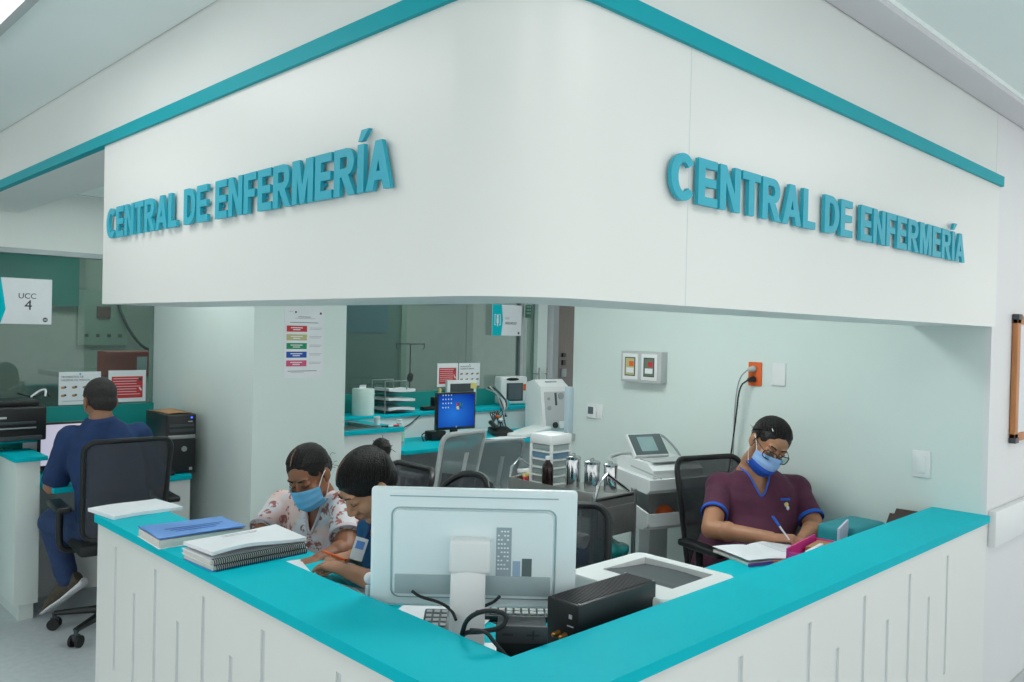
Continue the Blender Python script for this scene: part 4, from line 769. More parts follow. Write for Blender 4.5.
# left desk: printer, tower, screen
t = thing('inkjet_printer', 'bulky black printer on the shelf at the left edge', 'printer', (1.285, 5.38, .93))
MB().use(BLK).box(-.30, .115, -.19, .10, 0, .19, .012, seg=3).build('printer_body', t); MB().use(BLK).box(-.28, .09, -.14, .10, .19, .222, .01).build('scanner_lid', t); b = MB().use(DGREY).box(-.30, .06, -.20, -.185, .095, .11, .003); b.use(GREYP).box(-.28, .06, -.204, -.19, .07, .078, .002); b.use(BLKM).box(-.28, .06, -.193, -.186, .012, .06); b.build('output_slot', t)
MB().use(LGREY).box(-.12, -.085, -.1925, -.189, .128, .139).build('badge', t); b = MB().use(DGREY).box(-.25, .09, -.205, -.18, .005, .03, .004); b.build('paper_tray', t)
t = thing('eyeglasses_case', 'white and dark tangled straps lying on top of the black printer', 'straps', (1.38, 5.36, 1.155)); b = MB().use(PAPER).tube([(-.02, 0, .005), (.03, .02, .04), (.06, .0, .05), (.05, -.02, .01)], .006, smooth=2); b.build('white_strap', t); MB().use(BLK).tube([(-.09, 0, .03), (-.04, .01, .012), (.0, 0, .006), (.07, .02, .03), (.08, .0, .005)], .005, smooth=2).build('dark_strap', t)
t = monitor('computer_monitor', 'black monitor with white page on screen before the man', 1.55, 5.23, .73, .0, .36, .26, screenmat('page screen', 'white'), stand=.03, bez=.012)
t = thing('computer_tower', 'black desktop computer tower standing on the desk against the pillar', 'computer', (2.015, 4.98, .73), -.06)
MB().use(BLK).box(-.085, .085, -.175, .19, 0, .345, .005).build('case', t)
b = MB().use(BLK).box(-.083, .083, -.19, -.175, .003, .342, .007); b.build('front_bezel', t); MB().use(STEEL).box(-.078, .078, -.1925, -.189, .205, .226, .001).build('silver_strip', t)
b = MB().use(GREYP).frus((.015, -.1925, .145), (.015, -.189, .145), .016, n=20); b.build('round_emblem', t); MB().use(LGREY).box(.045, .062, -.192, -.189, .02, .036).build('sticker', t); MB().use(LGREY).box(.035, .06, -.192, -.189, .30, .306).build('name_mark', t); b = MB().use(DGREY).box(-.07, .07, -.1915, -.189, .275, .29); b.box(-.07, .07, -.1915, -.189, .245, .262); b.build('drive_slots', t); MB().use(emit('power led', (60, 90, 255), 3)).box(.05, .06, -.1925, -.189, .322, .33).build('power_light', t)
t = thing('papers_bundle', 'loose paper sheet lying on top of the black computer tower', 'paper', (2.01, 4.98, 1.0765)); MB().use(CARD).sheet(lambda u, v: (-.07+.14*u, -.14+.28*v, .003+.003*math.sin(u*3+v*4)), 6, 6, .002).build('sheet', t)
t = thing('power_strip', 'white power strip with plugs behind the man on the desk', 'power strip', (1.86, 5.15, .73), .2); MB().use(LGREY).box(-.05, .07, -.03, .03, .0, .18, .01).build('strip_body', t); b = MB().use(BLK); [b.frus((-.03+.035*k, -.031, .15), (-.03+.035*k, -.036, .15), .01) for k in range(3)]; b.build('sockets', t)['kind'] = 'stuff'
t = thing('computer_mouse', 'black mouse on the desk edge beside the computer tower', 'mouse', (1.93, 4.80, .73), .4); MB().use(BLK).ell((0, 0, .012), (.03, .05, .02)).build('mouse_body', t); MB().use(DGREY).box(-.002, .002, .0, .03, .03, .034).build('wheel', t)
cable('black cable curling on the desk under the left monitor', [(1.42, 5.1, .80), (1.38, 5.0, .75), (1.36, 4.9, .738), (1.42, 4.86, .738), (1.5, 4.9, .738)], .004)
# ================================================================ PEOPLE
def softedge(b, n=8):
    for _ in range(n):
        mv = {}
        for v in b.verts:
            nb = [e.other_vert(v) for e in v.link_edges if e.is_boundary]
            if len(nb) == 2: mv[v] = v.co*.4+(nb[0].co+nb[1].co)*.3
        for v, c in mv.items(): v.co = c
def fused(mb, m, name, parent, voxel=.006, it=6, wr=0., freq=9., seed=0, cut=None, sm=.6, sharp=180):
    """one continuous skin over closed pieces; cut(co) -> True removes faces there"""
    o = mb.build('tmp', m=m); md = o.modifiers.new('r', 'REMESH'); md.mode = 'VOXEL'; md.voxel_size = voxel; md.use_smooth_shade = True
    if it: s = o.modifiers.new('s', 'SMOOTH'); s.iterations = it; s.factor = sm
    dg = bpy.context.evaluated_depsgraph_get(); me = bpy.data.meshes.new_from_object(o.evaluated_get(dg)); bpy.data.objects.remove(o)
    me.name = name; me.materials.clear(); me.materials.append(m)
    if wr:
        ns = [v.normal.copy() for v in me.vertices]
        for v, n in zip(me.vertices, ns):
            p = v.co*freq+V((seed, seed*2, 0)); q = noise.noise(p+V((0, 0, 0)))*.6+.6*(abs(noise.noise(V((p.x*.9, p.y*.9, p.z*2.1))))-.25)+.25*noise.noise(p*2.3)
            v.co += n*q*wr
    if cut:
        b = bmesh.new(); b.from_mesh(me); kill = [f for f in b.faces if cut(f.calc_center_median())]; bmesh.ops.delete(b, geom=kill, context='FACES'); bmesh.ops.delete(b, geom=[v for v in b.verts if not v.link_faces], context='VERTS'); softedge(b); b.to_mesh(me); b.free()
    me.polygons.foreach_set('use_smooth', [True]*len(me.polygons)); me.polygons.foreach_set('material_index', [0]*len(me.polygons))
    r = bpy.data.objects.new(name, me); COL.objects.link(r); r.parent = parent; return r
def frame(c, fwd, up):                                # local x = person's right..., y = forward, z = up
    f = V(fwd).normalized(); u = V(up); u = (u-f*u.dot(f)).normalized(); x = f.cross(u)
    M = Matrix((x, f, u)).transposed().to_4x4(); M.translation = V(c); return M
def head(mb, M, neck):
    T0 = mb.T; mb.T = T0 @ M; S = mb
    S.ell((0, -.012, .032), (.073, .094, .084)); S.ell((0, .03, .035), (.062, .056, .06)); S.ell((0, .032, -.02), (.058, .058, .07)); S.ell((0, .03, -.065), (.046, .048, .045)); S.ell((0, .066, -.096), (.021, .018, .017))
    for q in (-1, 1):
        S.ell((q*.034, .062, -.03), (.024, .024, .028)); S.ell((q*.026, .079, .031), (.024, .011, .008)); S.ell((q*.03, .076, .010), (.017, .014, .012)); S.ell((q*.011, .098, -.034), (.009, .010, .007))
        S.ell((q*.077, -.008, -.008), (.010, .019, .031), rot=Euler((.15, 0, q*.35))); S.ell((q*.074, .002, -.03), (.008, .010, .012))
    S.caps((0, .086, .015), (0, .106, -.028), .007, .0115); S.ell((0, .088, -.058), (.023, .012, .006)); S.ell((0, .086, -.067), (.019, .012, .007))
    mb.T = T0
    a = M @ V((0, -.015, -.05)); mb.caps(T0.inverted() @ T0 @ a, neck, .050, .056)
def facebits(M, par, loc, skin, open_=False, brows=True):
    T = TR(*(-V(loc))) @ M
    for q in (-1, 1):
        b = MB().use(LASH); b.T = T; z0 = .002 if not open_ else .012
        b.tube([(q*(.03-.016), .0865, z0+.003), (q*.024, .0905, z0-.001), (q*.031, .091, z0-.0015), (q*.038, .0885, z0), (q*.045, .083, z0+.003)], .0013, 6); b.build('eyelash', par)
    for q in (-1, 1):
        b = MB().use(HAIR); b.T = T; b.tube([(q*.012, .0925, .029), (q*.022, .0925, .034), (q*.034, .0885, .036), (q*.046, .079, .031)], [.0032, .0018], 6); b.build('eyebrow', par)
    if open_:
        for q in (-1, 1):
            b = MB().use(EYEW); b.T = T; b.ell((q*.030, .0835, .007), (.012, .008, .0055)); b.use(LASH).ell((q*.030, .0905, .0055), (.005, .002, .004)); b.build('eye', par)
def mask(M, par, loc, m1, m2=None):
    T = TR(*(-V(loc))) @ M
    def f(u, v):                                       # u across, v down
        a = (u-.5)*2; w = .062+.004*math.cos(v*PI); zz = .012-.125*v; zz += (abs(a)**2)*(.0+.0)*1
        x = a*.072*(1-.12*v*v); y = .124-.006*v-.070*abs(a)**1.7-(.028*(max(0, v-.55)/.45)**2)+.006*math.sin(v*PI)
        z = -.012-.108*v*(1-.18*abs(a)**2)+(.018*(1-abs(a)**1.3) if v < .01 else .018*(1-abs(a)**1.3)*(1-v)**2)-.008*abs(a)
        return (x, y+.0015*math.sin(v*22), z)
    b = MB().use(m1); b.T = T
    if m2 is None: b.sheet(f, 24, 30, .0015)
    else:
        b.sheet(lambda u, v: f(u, v*.5), 24, 15, .0015); b.use(m2); b.sheet(lambda u, v: f(u, .5+v*.5), 24, 15, .0015)
    mo = b.build('face_mask', par)
    for q in (-1, 1):
        b = MB().use(PAPER); b.T = T; b.tube([(q*.070, .055, -.02), (q*.076, .02, .005), (q*.082, -.012, .018), (q*.083, -.028, .0), (q*.079, -.02, -.03), (q*.072, .02, -.07), (q*.062, .045, -.10)], .0016, 6, smooth=2); b.build('ear_loop', mo)
def hairdo(M, par, loc, m, bun=None, front=.072, nape=-.075, puff=1.0, part=True, wisps=True, th=.0, side=.0):
    """hair cap trimmed along a tilted hairline, with a bun or tail"""
    T = TR(*(-V(loc))) @ M
    b = MB(); b.T = T
    b.ell((0, -.016, .038), (.0835*puff, .103*puff, .088*puff), n=30); b.ell((0, -.055, -.005), (.066*puff, .058*puff, .068*puff), n=24)
    if bun: b.ell(bun[0], bun[1], n=20); b.caps(V(bun[0])*.8+V((0, -.0, .0)), bun[0], .022, .02)
    Ti = T.inverted()
    def cut(c):
        p = Ti @ c; x, y, z = p
        if bun and (p-V(bun[0])).length < max(bun[1])*1.25 and y < -.02: return False
        lim = front-.075*(x/.07)**2*(1 if y > 0 else 0)
        if y > .028: return z < lim
        # side hairline runs from the temple round the ear down to the nape
        t = (y-.028)/(-.07-.028); t = max(0, min(1, t)); l2 = (front-.04)*(1-t)**1.5+nape*(1-(1-t)**1.5)
        return z < l2-side
    o = fused(b, m, 'hair', par, .005, 4, wr=.003, freq=22, seed=1, cut=cut)
    st = MB().use(m); st.T = T; random.seed(11); tgt = (V(bun[0]) if bun else V((0, -.1, .0)))-V((0, -.016, .03)); tgt.normalize()
    for k in range(84):
        a = -2.0+4.0*(k+random.uniform(-.4, .4))/83; zf = (front-.03)/.088 if abs(a) < .9 else (front-.03)/.088-(abs(a)-.9)*.75
        d0 = V((math.sin(a), math.cos(a), max(-.75, zf-.05*0))).normalized(); pts = []
        for q in range(9):
            u = q/8*.93; d = d0.lerp(tgt, u); d = (d+V((0, 0, .42*math.sin(u*PI)*(1-.5*abs(a)/2)))).normalized()
            rr = 1/math.sqrt((d.x/(.0835*puff))**2+(d.y/(.103*puff))**2+(d.z/(.088*puff))**2); pts.append(V((0, -.016, .038))+d*(rr+.0005+random.uniform(0, .0012)))
        st.tube(pts, [.0028, .0022], 5, smooth=1)
    st.build('combed_strands', o)
    if part:
        pb = MB().use(mat('scalp', (150, 110, 92), rough=.7)); pb.T = T; pb.tube([(.012, .070, .094), (.012, .04, .118), (.011, .0, .1275)], .0016, 5); pb.build('parting', par)
    if wisps:
        wb = MB().use(m); wb.T = T; random.seed(4)
        for k in range(26):
            a = random.uniform(-1, 1); z = random.uniform(.02, .11)
            if bun and k < 14:
                c = V(bun[0]); d = V((random.uniform(-1, 1), random.uniform(-1, .3), random.uniform(-1, 1))).normalized()*max(bun[1]); wb.tube([c+d*.8, c+d*1.08+V((0, 0, .004)), c+d*1.2+V((random.uniform(-.01, .01), 0, random.uniform(-.01, .012)))], .0009, 4, smooth=1)
            else: wb.tube([(a*.078, .03-.03*abs(a), .05), (a*.082, .02, .02+.03*a*a), (a*.083, .01, -.01)], .0012, 4, smooth=1)
        wb.build('loose_strands', o)
    return o
def torso(mb, pel, chest, neck, sR, sL, k=1.0, kd=1.0, belly=0.):
    pel, chest, neck, sR, sL = map(V, (pel, chest, neck, sR, sL)); side = (sR-sL).normalized()
    def ring(c, ax, w, d):
        ax = ax.normalized(); s = (side-ax*side.dot(ax)).normalized(); f = ax.cross(s); return (c, s*w*k, f*d*k*kd)
    a1 = chest-pel; a2 = neck-chest; mid = pel.lerp(chest, .5); fw = (V((0, 0, 1)).cross(side)).normalized()*-1
    mb.loft([ring(pel-a1.normalized()*.03, a1, .12, .09), ring(pel, a1, .17, .125), ring(pel.lerp(chest, .3), a1, .165, .125+belly), ring(pel.lerp(chest, .65), a1, .155, .12+belly*.6), ring(chest, a1+a2, .165, .12), ring(chest.lerp(neck, .5), a2, .15, .095), ring(chest.lerp(neck, .8), a2, .10, .07), ring(neck, a2, .062, .06)], 26)
    mb.caps(sR, sL, .058*k, .058*k); mb.caps(chest.lerp(neck, .3), sR, .075*k, .06*k); mb.caps(chest.lerp(neck, .3), sL, .075*k, .06*k)
def arm(mb, s, e, w, k=1.0, r=(.052, .043, .042, .027)):
    mb.caps(s, e, r[0]*k, r[1]*k); mb.caps(e, w, r[2]*k, r[3]*k); m_ = V(e).lerp(V(w), .28); mb.ell(m_, (.044*k,)*3)
def hand(mb, w, d, n, thumb=1, curl=(.5, .5, .55, .6), grip=False, k=1.0, spread=.05):
    """wrist w, pointing d, back-of-hand normal n, thumb on side thumb*(d x n)"""
    d = V(d).normalized(); n = V(n); n = (n-d*n.dot(d)).normalized(); s = d.cross(n)*thumb; w = V(w)
    mb.loft([(w-d*.01, s*.026*k, n*.019*k), (w+d*.02*k, s*.031*k, n*.018*k), (w+d*.055*k, s*.040*k, n*.015*k), (w+d*.085*k, s*.040*k, n*.012*k), (w+d*.095*k, s*.034*k, n*.007*k)], 18)
    L = ((.042, .026, .021), (.046, .03, .022), (.043, .028, .021), (.034, .021, .018))
    for i in range(4):
        off = (.030-.0195*i)*k; p = w+d*(.086-(.004*abs(i-1)))*k+s*off; a = curl[i]*.7; dd = (d+s*spread*(1.5-i)).normalized()
        for j in range(3):
            v = dd*math.cos(a)-n*math.sin(a); q = p+v*L[i][j]*k; mb.caps(p, q, (.0088-.0009*j-.0004*i)*k, (.0082-.0009*j-.0004*i)*k, 10); p = q; a += curl[i]
    p = w+d*.022*k+s*.026*k-n*.006*k
    if grip: dirs = ((d*.75+s*.6-n*.35, .042), (d*.95-s*.05-n*.35, .032), (d*.9-s*.35-n*.4, .024))
    else: dirs = ((d*.62+s*.75-n*.2, .042), (d*.85+s*.35-n*.25, .032), (d*.95+s*.1-n*.3, .024))
    for j, (v, l) in enumerate(dirs):
        q = p+v.normalized()*l*k; mb.caps(p, q, (.0125-.0017*j)*k, (.011-.0015*j)*k, 10); p = q
    return w+d*.10*k
def piping(pts, r, m, par, name='piping'): return MB().use(m).tube(pts, r, 8).build(name, par)
def surf(tree, p, d, off=.002):
    h = tree.ray_cast(V(p)+V(d)*.4, -V(d)); return (h[0]+V(d)*off) if h[0] else V(p)
def person(label, loc): return thing('person', label, 'person', loc)

# ---------------- woman in maroon scrubs writing on the right desk
L = V((3.45, 1.97, 0)); P = person('woman in maroon scrubs with blue trim, glasses and blue mask, writing at the right desk', L)
hc = at(769, 444, 3.70); fw = V((-.56, -.62, -.42)); M = frame(hc, fw, V((.22, -.30, 1))); nk = V(at(753, 463, 3.82))
sR, sL = V(at(720, 487, 3.86)), V(at(796, 489, 3.86)); ch = (sR+sL)/2+V((.0, .0, -.10)); pel = V((3.43, 2.03, .53))
eR, wR = V(at(711, 529, 3.62)), V(at(771, 538, 3.47)); eL, wL = V(at(815, 527, 3.70)), V(at(801, 541, 3.55))
mb = MB(); mb.T = TR(*(-L)); head(mb, M, nk); torso(mb, pel, ch, nk, sR, sL, .96)
arm(mb, sR, eR, wR, 1.0); arm(mb, sL, eL, wL, 1.0); mb.caps(nk, (sR+sL)/2, .056, .07)
dR = (V(at(797, 538, 3.42))-wR); hand(mb, wR, dR, V((0, -.25, 1)), -1, (1.0, 1.0, 1.05, 1.1), True)
dL = (V(at(785, 541, 3.47))-wL); hand(mb, wL, dL, V((.1, .1, 1)), 1, (.35, .3, .35, .4))
mb.T = TR(*(-L)); kR, kL = V((3.30, 1.52, .50)), V((3.58, 1.52, .50)); hR, hL = V((3.38, 2.0, .53)), V((3.56, 2.0, .53))
body = fused(mb, SKD, 'body', P, .0045, 5, sm=.5)
mb = MB(); mb.T = TR(*(-L)); mb.ell(pel-V((0, 0, .01)), (.18, .15, .09))
for h_, k_ in ((hR, kR), (hL, kL)): mb.caps(h_, k_, .085, .065); mb.caps(k_, k_+V((0, .05, -.42)), .06, .045)
fused(mb, MAROON, 'trousers', P, .009, 5, .004, 9, 2)
for k_ in (kR, kL): b = MB().use(BLK); b.T = TR(*(-L)); b.ell((k_.x, k_.y-.01, .035), (.045, .11, .034)).build('shoe', P)
def shirtmesh(L, pel, ch, nk, sR, sL, eR, eL, tR, tL, k, kd, belly, m, vz, vw, fwd, seed, wr=.006, voxel=.007, hem=.0, rs=.066, pipe=None, nd=.03):
    mb = MB(); mb.T = TR(*(-L)); torso(mb, pel-V((0, 0, hem)), ch, nk-V((0, 0, nd-.01)), sR, sL, k, kd, belly)
    for s_, e_, t_ in ((sR, eR, tR), (sL, eL, tL)): mb.caps(s_, V(s_).lerp(V(e_), t_*.6), rs, rs*.98); mb.frus(V(s_).lerp(V(e_), t_*.2), V(s_).lerp(V(e_), t_), rs*.97, rs*1.0)
    mb.caps(V(nk)-V((0, 0, nd)), (V(sR)+V(sL))/2, .062, .080)
    f = V(fwd).normalized(); f.z = 0; f.normalize(); sd = f.cross(V((0, 0, 1))); n0 = V(nk)-L
    def cut(c):
        r = c-n0; u = r.dot(sd); z = r.z; y = r.dot(f)
        if y > -.02 and -vz < z < .05 and abs(u) < vw*(z+vz)/vz+.003: return True
        return z > -nd-.012 and (u*u+y*y) < .061**2
    o = fused(mb, m, 'shirt', P, voxel, 5, wr, 9, seed); tree = BVHTree.FromPolygons([v.co for v in o.data.vertices], [p.vertices for p in o.data.polygons])
    bm_ = bmesh.new(); bm_.from_mesh(o.data); bmesh.ops.delete(bm_, geom=[q for q in bm_.faces if cut(q.calc_center_median())], context='FACES'); bmesh.ops.delete(bm_, geom=[v for v in bm_.verts if not v.link_faces], context='VERTS'); softedge(bm_, 14)
    if pipe:
        pm, pr = pipe; es = {e_ for e_ in bm_.edges if e_.is_boundary}; best = []
        while es:
            e0 = es.pop(); loop = [e0.verts[0], e0.verts[1]]
            while True:
                nx = [e_ for e_ in loop[-1].link_edges if e_ in es]
                if not nx: break
                es.discard(nx[0]); loop.append(nx[0].other_vert(loop[-1]))
            if len(loop) > len(best): best = loop
        pts = [v.co.copy() for v in best[:-1]][::2]
        if len(pts) > 6: MB().use(pm).tube(pts, pr, 8, closed=True).build('neck_trim', o)
        for s_, e_, t_ in ((sR, eR, tR), (sL, eL, tL)):
            c0 = V(s_).lerp(V(e_), t_-.01)-L; ax = (V(e_)-V(s_)).normalized(); a = ax.orthogonal().normalized(); bb = ax.cross(a)
            MB().use(pm).loft([(c0-ax*.012, a*(rs*.985), bb*(rs*.985)), (c0-ax*.008, a*(rs*1.01), bb*(rs*1.01)), (c0+ax*.004, a*(rs*1.01), bb*(rs*1.01)), (c0+ax*.006, a*rs*.93, bb*rs*.93)], 28, False).build('sleeve_trim', o)
    bm_.to_mesh(o.data); bm_.free()
    return o, tree, n0, sd, f
sh, tree, n0, sd, f_ = shirtmesh(L, pel, ch, nk, sR, sL, eR, eL, .66, .80, 1.18, 1.24, .06, MAROON, .14, .062, V((-.61, -.79, 0)), 3, pipe=(TRIM, .0042), rs=.060, hem=.05)
# pocket emblem and trims
pe = surf(tree, n0-sd*(.105)+V((0, 0, -.16)), f_, .001); Wp = frame(pe, f_, V((0, 0, 1)))
b = MB().use(TRIM); b.box(-.022, .022, -.001, .002, .012, .022, T=Wp); b.box(-.005, .015, -.001, .002, -.045, .0, T=Wp); b.use(YEL).ell((-.005, .002, -.006), (.010, .002, .010), T=Wp); b.use(PAPER).ell((-.012, .002, -.022), (.007, .002, .010), T=Wp); b.build('chest_emblem', sh)
pe = surf(tree, n0+sd*(.155)+V((0, 0, -.30)), f_, .001); MB().use(TRIM).box(-.025, .025, -.003, .003, -.004, .004, T=frame(pe, f_, V((0, 0, 1)))).build('pocket_trim', sh)
facebits(M, P, L, SKD, True); mask(M, P, L, MASKP, MASKB)
hairdo(M, P, L, HAIR, bun=((.0, -.125, -.01), (.034, .03, .036)), front=.076, nape=-.07, puff=.96, part=False)
b = MB().use(BLK); b.T = TR(*(-L)) @ M
for q in (-1, 1):
    b.tube([(q*.034+.028*math.copysign(abs(math.cos(a))**.55, math.cos(a)), .118-.022*(abs(math.cos(a)*.026+q*.034)/.06)**1.5, .0+.019*math.copysign(abs(math.sin(a))**.55, math.sin(a))) for a in [2*PI*k/20 for k in range(20)]], .0022, 6, closed=True)
    b.tube([(q*.060, .100, .008), (q*.074, .06, .010), (q*.080, .0, .008), (q*.078, -.02, -.005)], .0016, 6, smooth=1)
b.tube([(-.008, .117, .006), (0, .120, .009), (.008, .117, .006)], .0016, 6); g_ = b.build('glasses', P)
for q in (-1, 1): b = MB().use(LENS); b.T = TR(*(-L)) @ M; b.frus((q*.034, .110, .0), (q*.034, .1106, .0), .021, n=20).build('lens', g_)
b = MB().use(LGREY); b.T = TR(*(-L)) @ M; b.box(.050, .054, .03, .055, .088, .092, .001); b.build('hair_clip', P)
tipR = V(at(790, 541, 3.40)); e2 = V(at(773, 517, 3.42)); solo(MB().use(TRIM).caps(e2, e2.lerp(tipR, .35), .0055).use(PAPER).caps(e2.lerp(tipR, .35), tipR, .0042, .003), 'ballpoint_pen', 'blue and white pen held by the woman in maroon scrubs', 'pen')

# ---------------- woman in floral blouse with light blue mask
L = V((1.93, 2.98, 0)); P = person('woman in floral pink blouse and light blue mask, leaning over the left desk', L)
hc = at(309, 474, 3.40); fw = V((-.76, -.42, -.50)); M = frame(hc, fw, V((-.02, .10, 1))); nk = V(at(322, 495, 3.50))
sR, sL = V(at(345, 506, 3.42)), V(at(283, 505, 3.64)); sR, sL = sL, sR                      # her right is the far shoulder
ch = (sR+sL)/2+V((.03, 0, -.10)); pel = V((2.0, 3.0, .50))
eR, wR = V(at(259, 537, 3.48)), V(at(262, 556, 3.30)); eL, wL = V(at(347, 549, 3.24)), V(at(318, 560, 3.13))
mb = MB(); mb.T = TR(*(-L)); head(mb, M, nk); torso(mb, pel, ch, nk, sR, sL, .92)
arm(mb, sR, eR, wR, .95); arm(mb, sL, eL, wL, 1.0); mb.caps(nk, (sR+sL)/2, .054, .07)
hand(mb, wL, V(at(296, 566, 3.06))-wL, V((0, 0, 1)), 1, (.35, .35, .4, .45)); hand(mb, wR, V((-.8, -.5, -.1)), V((0, 0, 1)), -1, (.4, .4, .45, .5))
fused(mb, SKA, 'body', P, .0045, 5, sm=.5)
mb = MB(); mb.T = TR(*(-L)); mb.ell(pel-V((0, 0, .01)), (.15, .18, .09))
for y in (2.90, 3.10): mb.caps((1.98, y, .50), (1.52, y, .50), .08, .062); mb.caps((1.52, y, .50), (1.54, y, .08), .058, .045)
fused(mb, NAVY, 'trousers', P, .009, 5, .004, 9, 2)
for y in (2.9, 3.1): b = MB().use(BLK); b.T = TR(*(-L)); b.ell((1.5, y, .035), (.11, .045, .034)).build('shoe', P)
sh, tree, n0, sd, f_ = shirtmesh(L, pel, ch, nk, sR, sL, eR, eL, .80, .72, 1.06, 1.10, .02, FLORAL, .15, .050, V((-.85, -.45, 0)), 6, wr=.008, rs=.068, hem=.03, pipe=(mat('pale lilac collar', (206, 190, 196), rough=.8), .007))
facebits(M, P, L, SKA); mask(M, P, L, MASKL)
hairdo(M, P, L, HAIR, bun=((.0, -.115, -.035), (.028, .04, .05)), front=.080, nape=-.075, puff=.96)
for q in (-1, 1): b = MB().use(PAPER); b.T = TR(*(-L)) @ M; b.ell((q*.082, -.002, -.045), (.004, .004, .004)).build('earring', P)

# ---------------- woman with hair bun in blue scrubs beside the computer
L = V((1.74, 2.30, 0)); P = person('woman with hair bun in petrol blue top, writing behind the white computer', L)
hc = at(368, 485, 2.80); fw = V((-.84, .10, -.74)); M = frame(hc, fw, V((-.42, .0, 1))); nk = V(at(392, 510, 2.88))
sR, sL = V(at(374, 528, 3.02)), V(at(406, 536, 2.76)); ch = (sR+sL)/2+V((.05, 0, -.10)); pel = V((1.80, 2.32, .50))
eR, wR = V(at(372, 560, 3.0)), V(at(352, 556, 2.92)); eL, wL = V(at(392, 588, 2.66)), V(at(348, 571, 2.78))
mb = MB(); mb.T = TR(*(-L)); head(mb, M, nk); torso(mb, pel, ch, nk, sR, sL, .9)
arm(mb, sR, eR, wR, .9); arm(mb, sL, eL, wL, .95); mb.caps(nk, (sR+sL)/2, .054, .07)
hand(mb, wL, V(at(318, 561, 2.86))-wL, V((0, 0, 1)), 1, (.3, .3, .35, .4)); hand(mb, wR, V(at(328, 560, 2.90))-wR, V((.2, 0, 1)), -1, (.9, .95, 1.0, 1.0), True)
fused(mb, SKB, 'body', P, .0045, 5, sm=.5)
mb = MB(); mb.T = TR(*(-L)); mb.ell(pel-V((0, 0, .01)), (.16, .17, .09))
for y in (2.24, 2.42): mb.caps((1.78, y, .50), (1.42, y+.15, .50), .08, .062); mb.caps((1.42, y+.15, .50), (1.44, y+.15, .08), .058, .045)
fused(mb, SCRUB, 'trousers', P, .009, 5, .004, 9, 2)
for y in (2.24, 2.42): b = MB().use(BLK); b.T = TR(*(-L)); b.ell((1.4, y+.15, .035), (.11, .045, .034)).build('shoe', P)
sh, tree, n0, sd, f_ = shirtmesh(L, pel, ch, nk, sR, sL, eR, eL, .6, .55, 1.04, 1.06, .01, SCRUB, .09, .06, V((-.97, .25, 0)), 9, rs=.064, hem=.03)
facebits(M, P, L, SKB)
b = MB().use(LIP); b.T = TR(*(-L)) @ M; b.ell((0, .0975, -.058), (.018, .004, .0035)); b.ell((0, .0955, -.0665), (.016, .004, .0045)); b.build('lips', P)
hairdo(M, P, L, HAIR, bun=((.0, -.118, .062), (.034, .032, .034)), front=.060, nape=-.085, puff=.99, side=.03)
b = MB().use(mat('lanyard blue', (30, 70, 130), rough=.7)); b.T = TR(*(-L)); b.tube([nk+V((-.05, .02, .0)), V(at(367, 535, 2.84)), V(at(362, 548, 2.82))], .005, smooth=1)
la = b.build('lanyard', P); Wb = frame(V(at(359, 549, 2.80))-L, V((-.6, -.7, .35)), V((.25, -.1, 1)))
MB().use(PAPER).box(-.022, .022, -.002, .002, -.038, .038, .002, T=Wb).use(BLUEC).box(-.014, .014, -.003, .0045, .0, .026, T=Wb).build('id_badge', la)
b = MB().use(PAPER); b.T = TR(*(-L)); c = V(at(364, 523, 2.80))-L; b.ell(c, (.018, .018, .024)); b.build('badge_reel', la)
pa, pb = V(at(322, 551, 2.92)), V(at(346, 560, 2.85)); solo(MB().use(ORANGE).frus(pb, pa, .0045), 'orange_pencil', 'orange pencil in the hand of the woman with hair bun', 'pencil')
t = thing('stethoscope_cap', 'white rounded knob of a device at the left edge of the computer', 'device', tuple(at(375, 577, 2.30))); MB().use(PAPER).caps((-.018, .0, 0), (.008, -.012, 0), .016, .010).build('knob', t); MB().use(TRIM).frus((-.014, .002, 0), (-.012, .001, 0), .0172).build('blue_ring', t); MB().use(PAPER).frus((-.02, .002, -.02), (-.02, .002, -.176), .008).build('stem', t)

# ---------------- man in navy shirt seated at the left desk, back to the camera
L = V((1.55, 4.58, 0)); P = person('man with short dark hair in navy shirt seated facing the left desk', L)
hc = at(100, 401, 4.40); fw = V((-.05, .97, -.22)); M = frame(hc, fw, V((0, .15, 1))); nk = V(at(101, 418, 4.36))
sL, sR = V(at(71, 438, 4.34)), V(at(138, 435, 4.50)); ch = (sR+sL)/2+V((.0, -.01, -.12)); pel = V((1.56, 4.50, .54))
eL, wL = V(at(53, 486, 4.40)), V(at(66, 478, 4.62)); eR, wR = V(at(160, 486, 4.58)), V(at(140, 475, 4.9))
mb = MB(); mb.T = TR(*(-L)); head(mb, M, nk); torso(mb, pel, ch, nk, sR, sL, 1.02)
arm(mb, sR, eR, wR, 1.05); arm(mb, sL, eL, wL, 1.1); mb.caps(nk, (sR+sL)/2, .06, .075)
hand(mb, wL, V((.25, .9, -.1)), V((0, 0, 1)), 1, (.3, .3, .35, .4)); hand(mb, wR, V((-.2, .9, -.1)), V((0, 0, 1)), -1, (.3, .3, .35, .4))
fused(mb, SKM, 'body', P, .0045, 5, sm=.5)
kL, aL = V(at(53, 522, 4.42)), V(at(67, 577, 4.42)); kR, aR = V((1.72, 4.95, .52)), V((1.74, 4.98, .12))
mb = MB(); mb.T = TR(*(-L)); mb.ell(pel-V((0, 0, .01)), (.18, .16, .10)); hL_ = V((1.46, 4.52, .53)); hR_ = V((1.66, 4.52, .53))
mb.caps(hL_, kL, .092, .075); mb.caps(kL, aL, .070, .055); mb.caps(hR_, kR, .09, .07); mb.caps(kR, aR, .065, .05)
fused(mb, DENIM, 'trousers', P, .008, 4, .007, 9, 2)
toe, heel = V(at(47, 604, 4.46)), V(at(84, 586, 4.40)); toe.z = .03; d_ = (toe-heel)
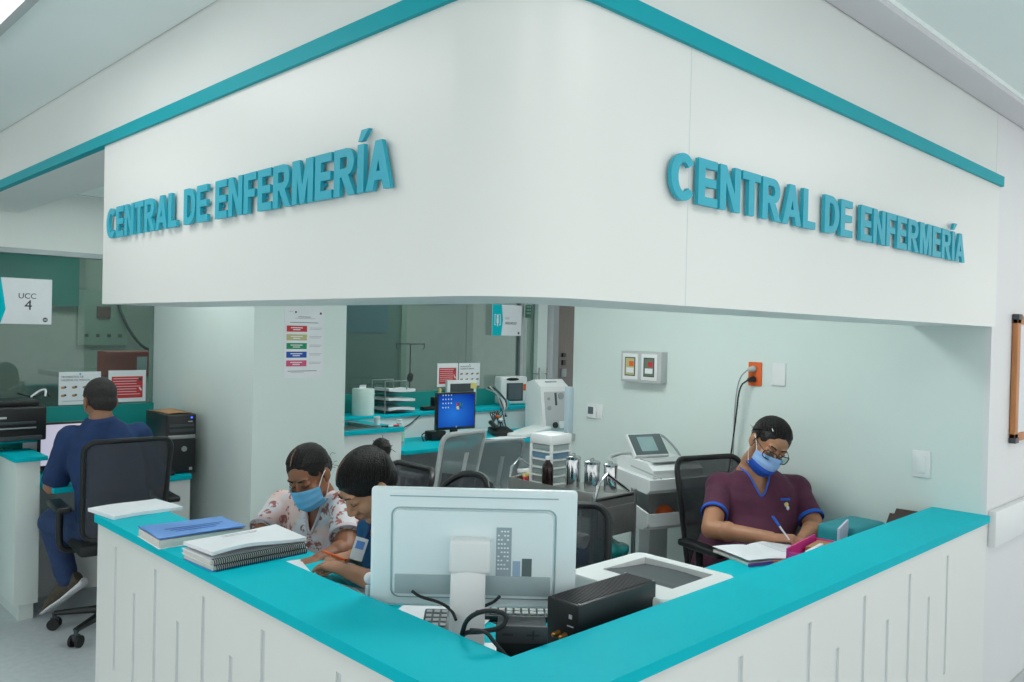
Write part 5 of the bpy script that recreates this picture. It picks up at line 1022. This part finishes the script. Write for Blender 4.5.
b = MB(); b.T = TR(*(-L)); up_ = V((0, 0, 1)); sd_ = d_.cross(up_).normalized(); nn = sd_.cross(d_.normalized())
b.loft([(heel+nn*.055, sd_*.030, nn*.035), (heel+d_*.12+nn*.06, sd_*.036, nn*.048), (heel+d_*.4+nn*.055, sd_*.040, nn*.040), (heel+d_*.75+nn*.04, sd_*.046, nn*.026), (heel+d_*1.0+nn*.03, sd_*.030, nn*.016)], 18); b.caps(heel+d_*.2+nn*.06, aL, .038, .036)
s1 = fused(b, SHOE, 'shoe', P, .006, 3)
b = MB().use(PAPER); b.T = TR(*(-L)); b.loft([(heel-d_*.06+nn*.024, sd_*.022, nn*.016), (heel+nn*.015, sd_*.037, nn*.016), (heel+d_*.5+nn*.010, sd_*.042, nn*.012), (heel+d_*.8+nn*.014, sd_*.048, nn*.011), (heel+d_*1.06+nn*.018, sd_*.026, nn*.008)], 20); b.build('sole', s1)
b = MB().use(SOCK); b.T = TR(*(-L)); b.caps(heel+d_*.22+nn*.075, aL+V((0, 0, .02)), .040, .038); b.build('sock', P)
b = MB().use(SHOE); b.T = TR(*(-L)); b.ell((aR.x, aR.y+.04, .045), (.045, .12, .045)); b.build('shoe', P)
sh, tree, n0, sd, f_ = shirtmesh(L, pel, ch, nk, sR, sL, eR, eL, .95, .92, 1.10, 1.14, .02, NAVY, .03, .05, V((0, 1, 0)), 12, wr=.009, rs=.070, hem=.04, nd=.005)
b = MB(); b.T = TR(*(-L)) @ M; b.ell((0, -.012, .038), (.079, .099, .086), n=30); b.ell((0, -.05, -.01), (.065, .055, .062), n=24); Ti = b.T.inverted()
def cut(c):
    p = Ti @ c; t = max(0, min(1, (p.y-.06)/(-.12))); return p.z < (.075 if p.y > .06 else .06-.125*t**.8)
fused(b, HAIRM, 'hair', P, .005, 3, .002, 40, 3, cut=cut)
# ================================================================ light of the surroundings and exposure
w = bpy.data.worlds.new('hall'); scene.world = w; w.use_nodes = True
w.node_tree.nodes['Background'].inputs[0].default_value = (*lin((.94, .955, .95)), 1); w.node_tree.nodes['Background'].inputs[1].default_value = 1.2
vs = scene.view_settings; vs.view_transform = 'Standard'; vs.look = 'None'; vs.exposure = 0.18; vs.gamma = 1; vs.use_curve_mapping = False
scene.cycles.max_bounces = 8; scene.cycles.transparent_max_bounces = 16; scene.cycles.sample_clamp_indirect = 4
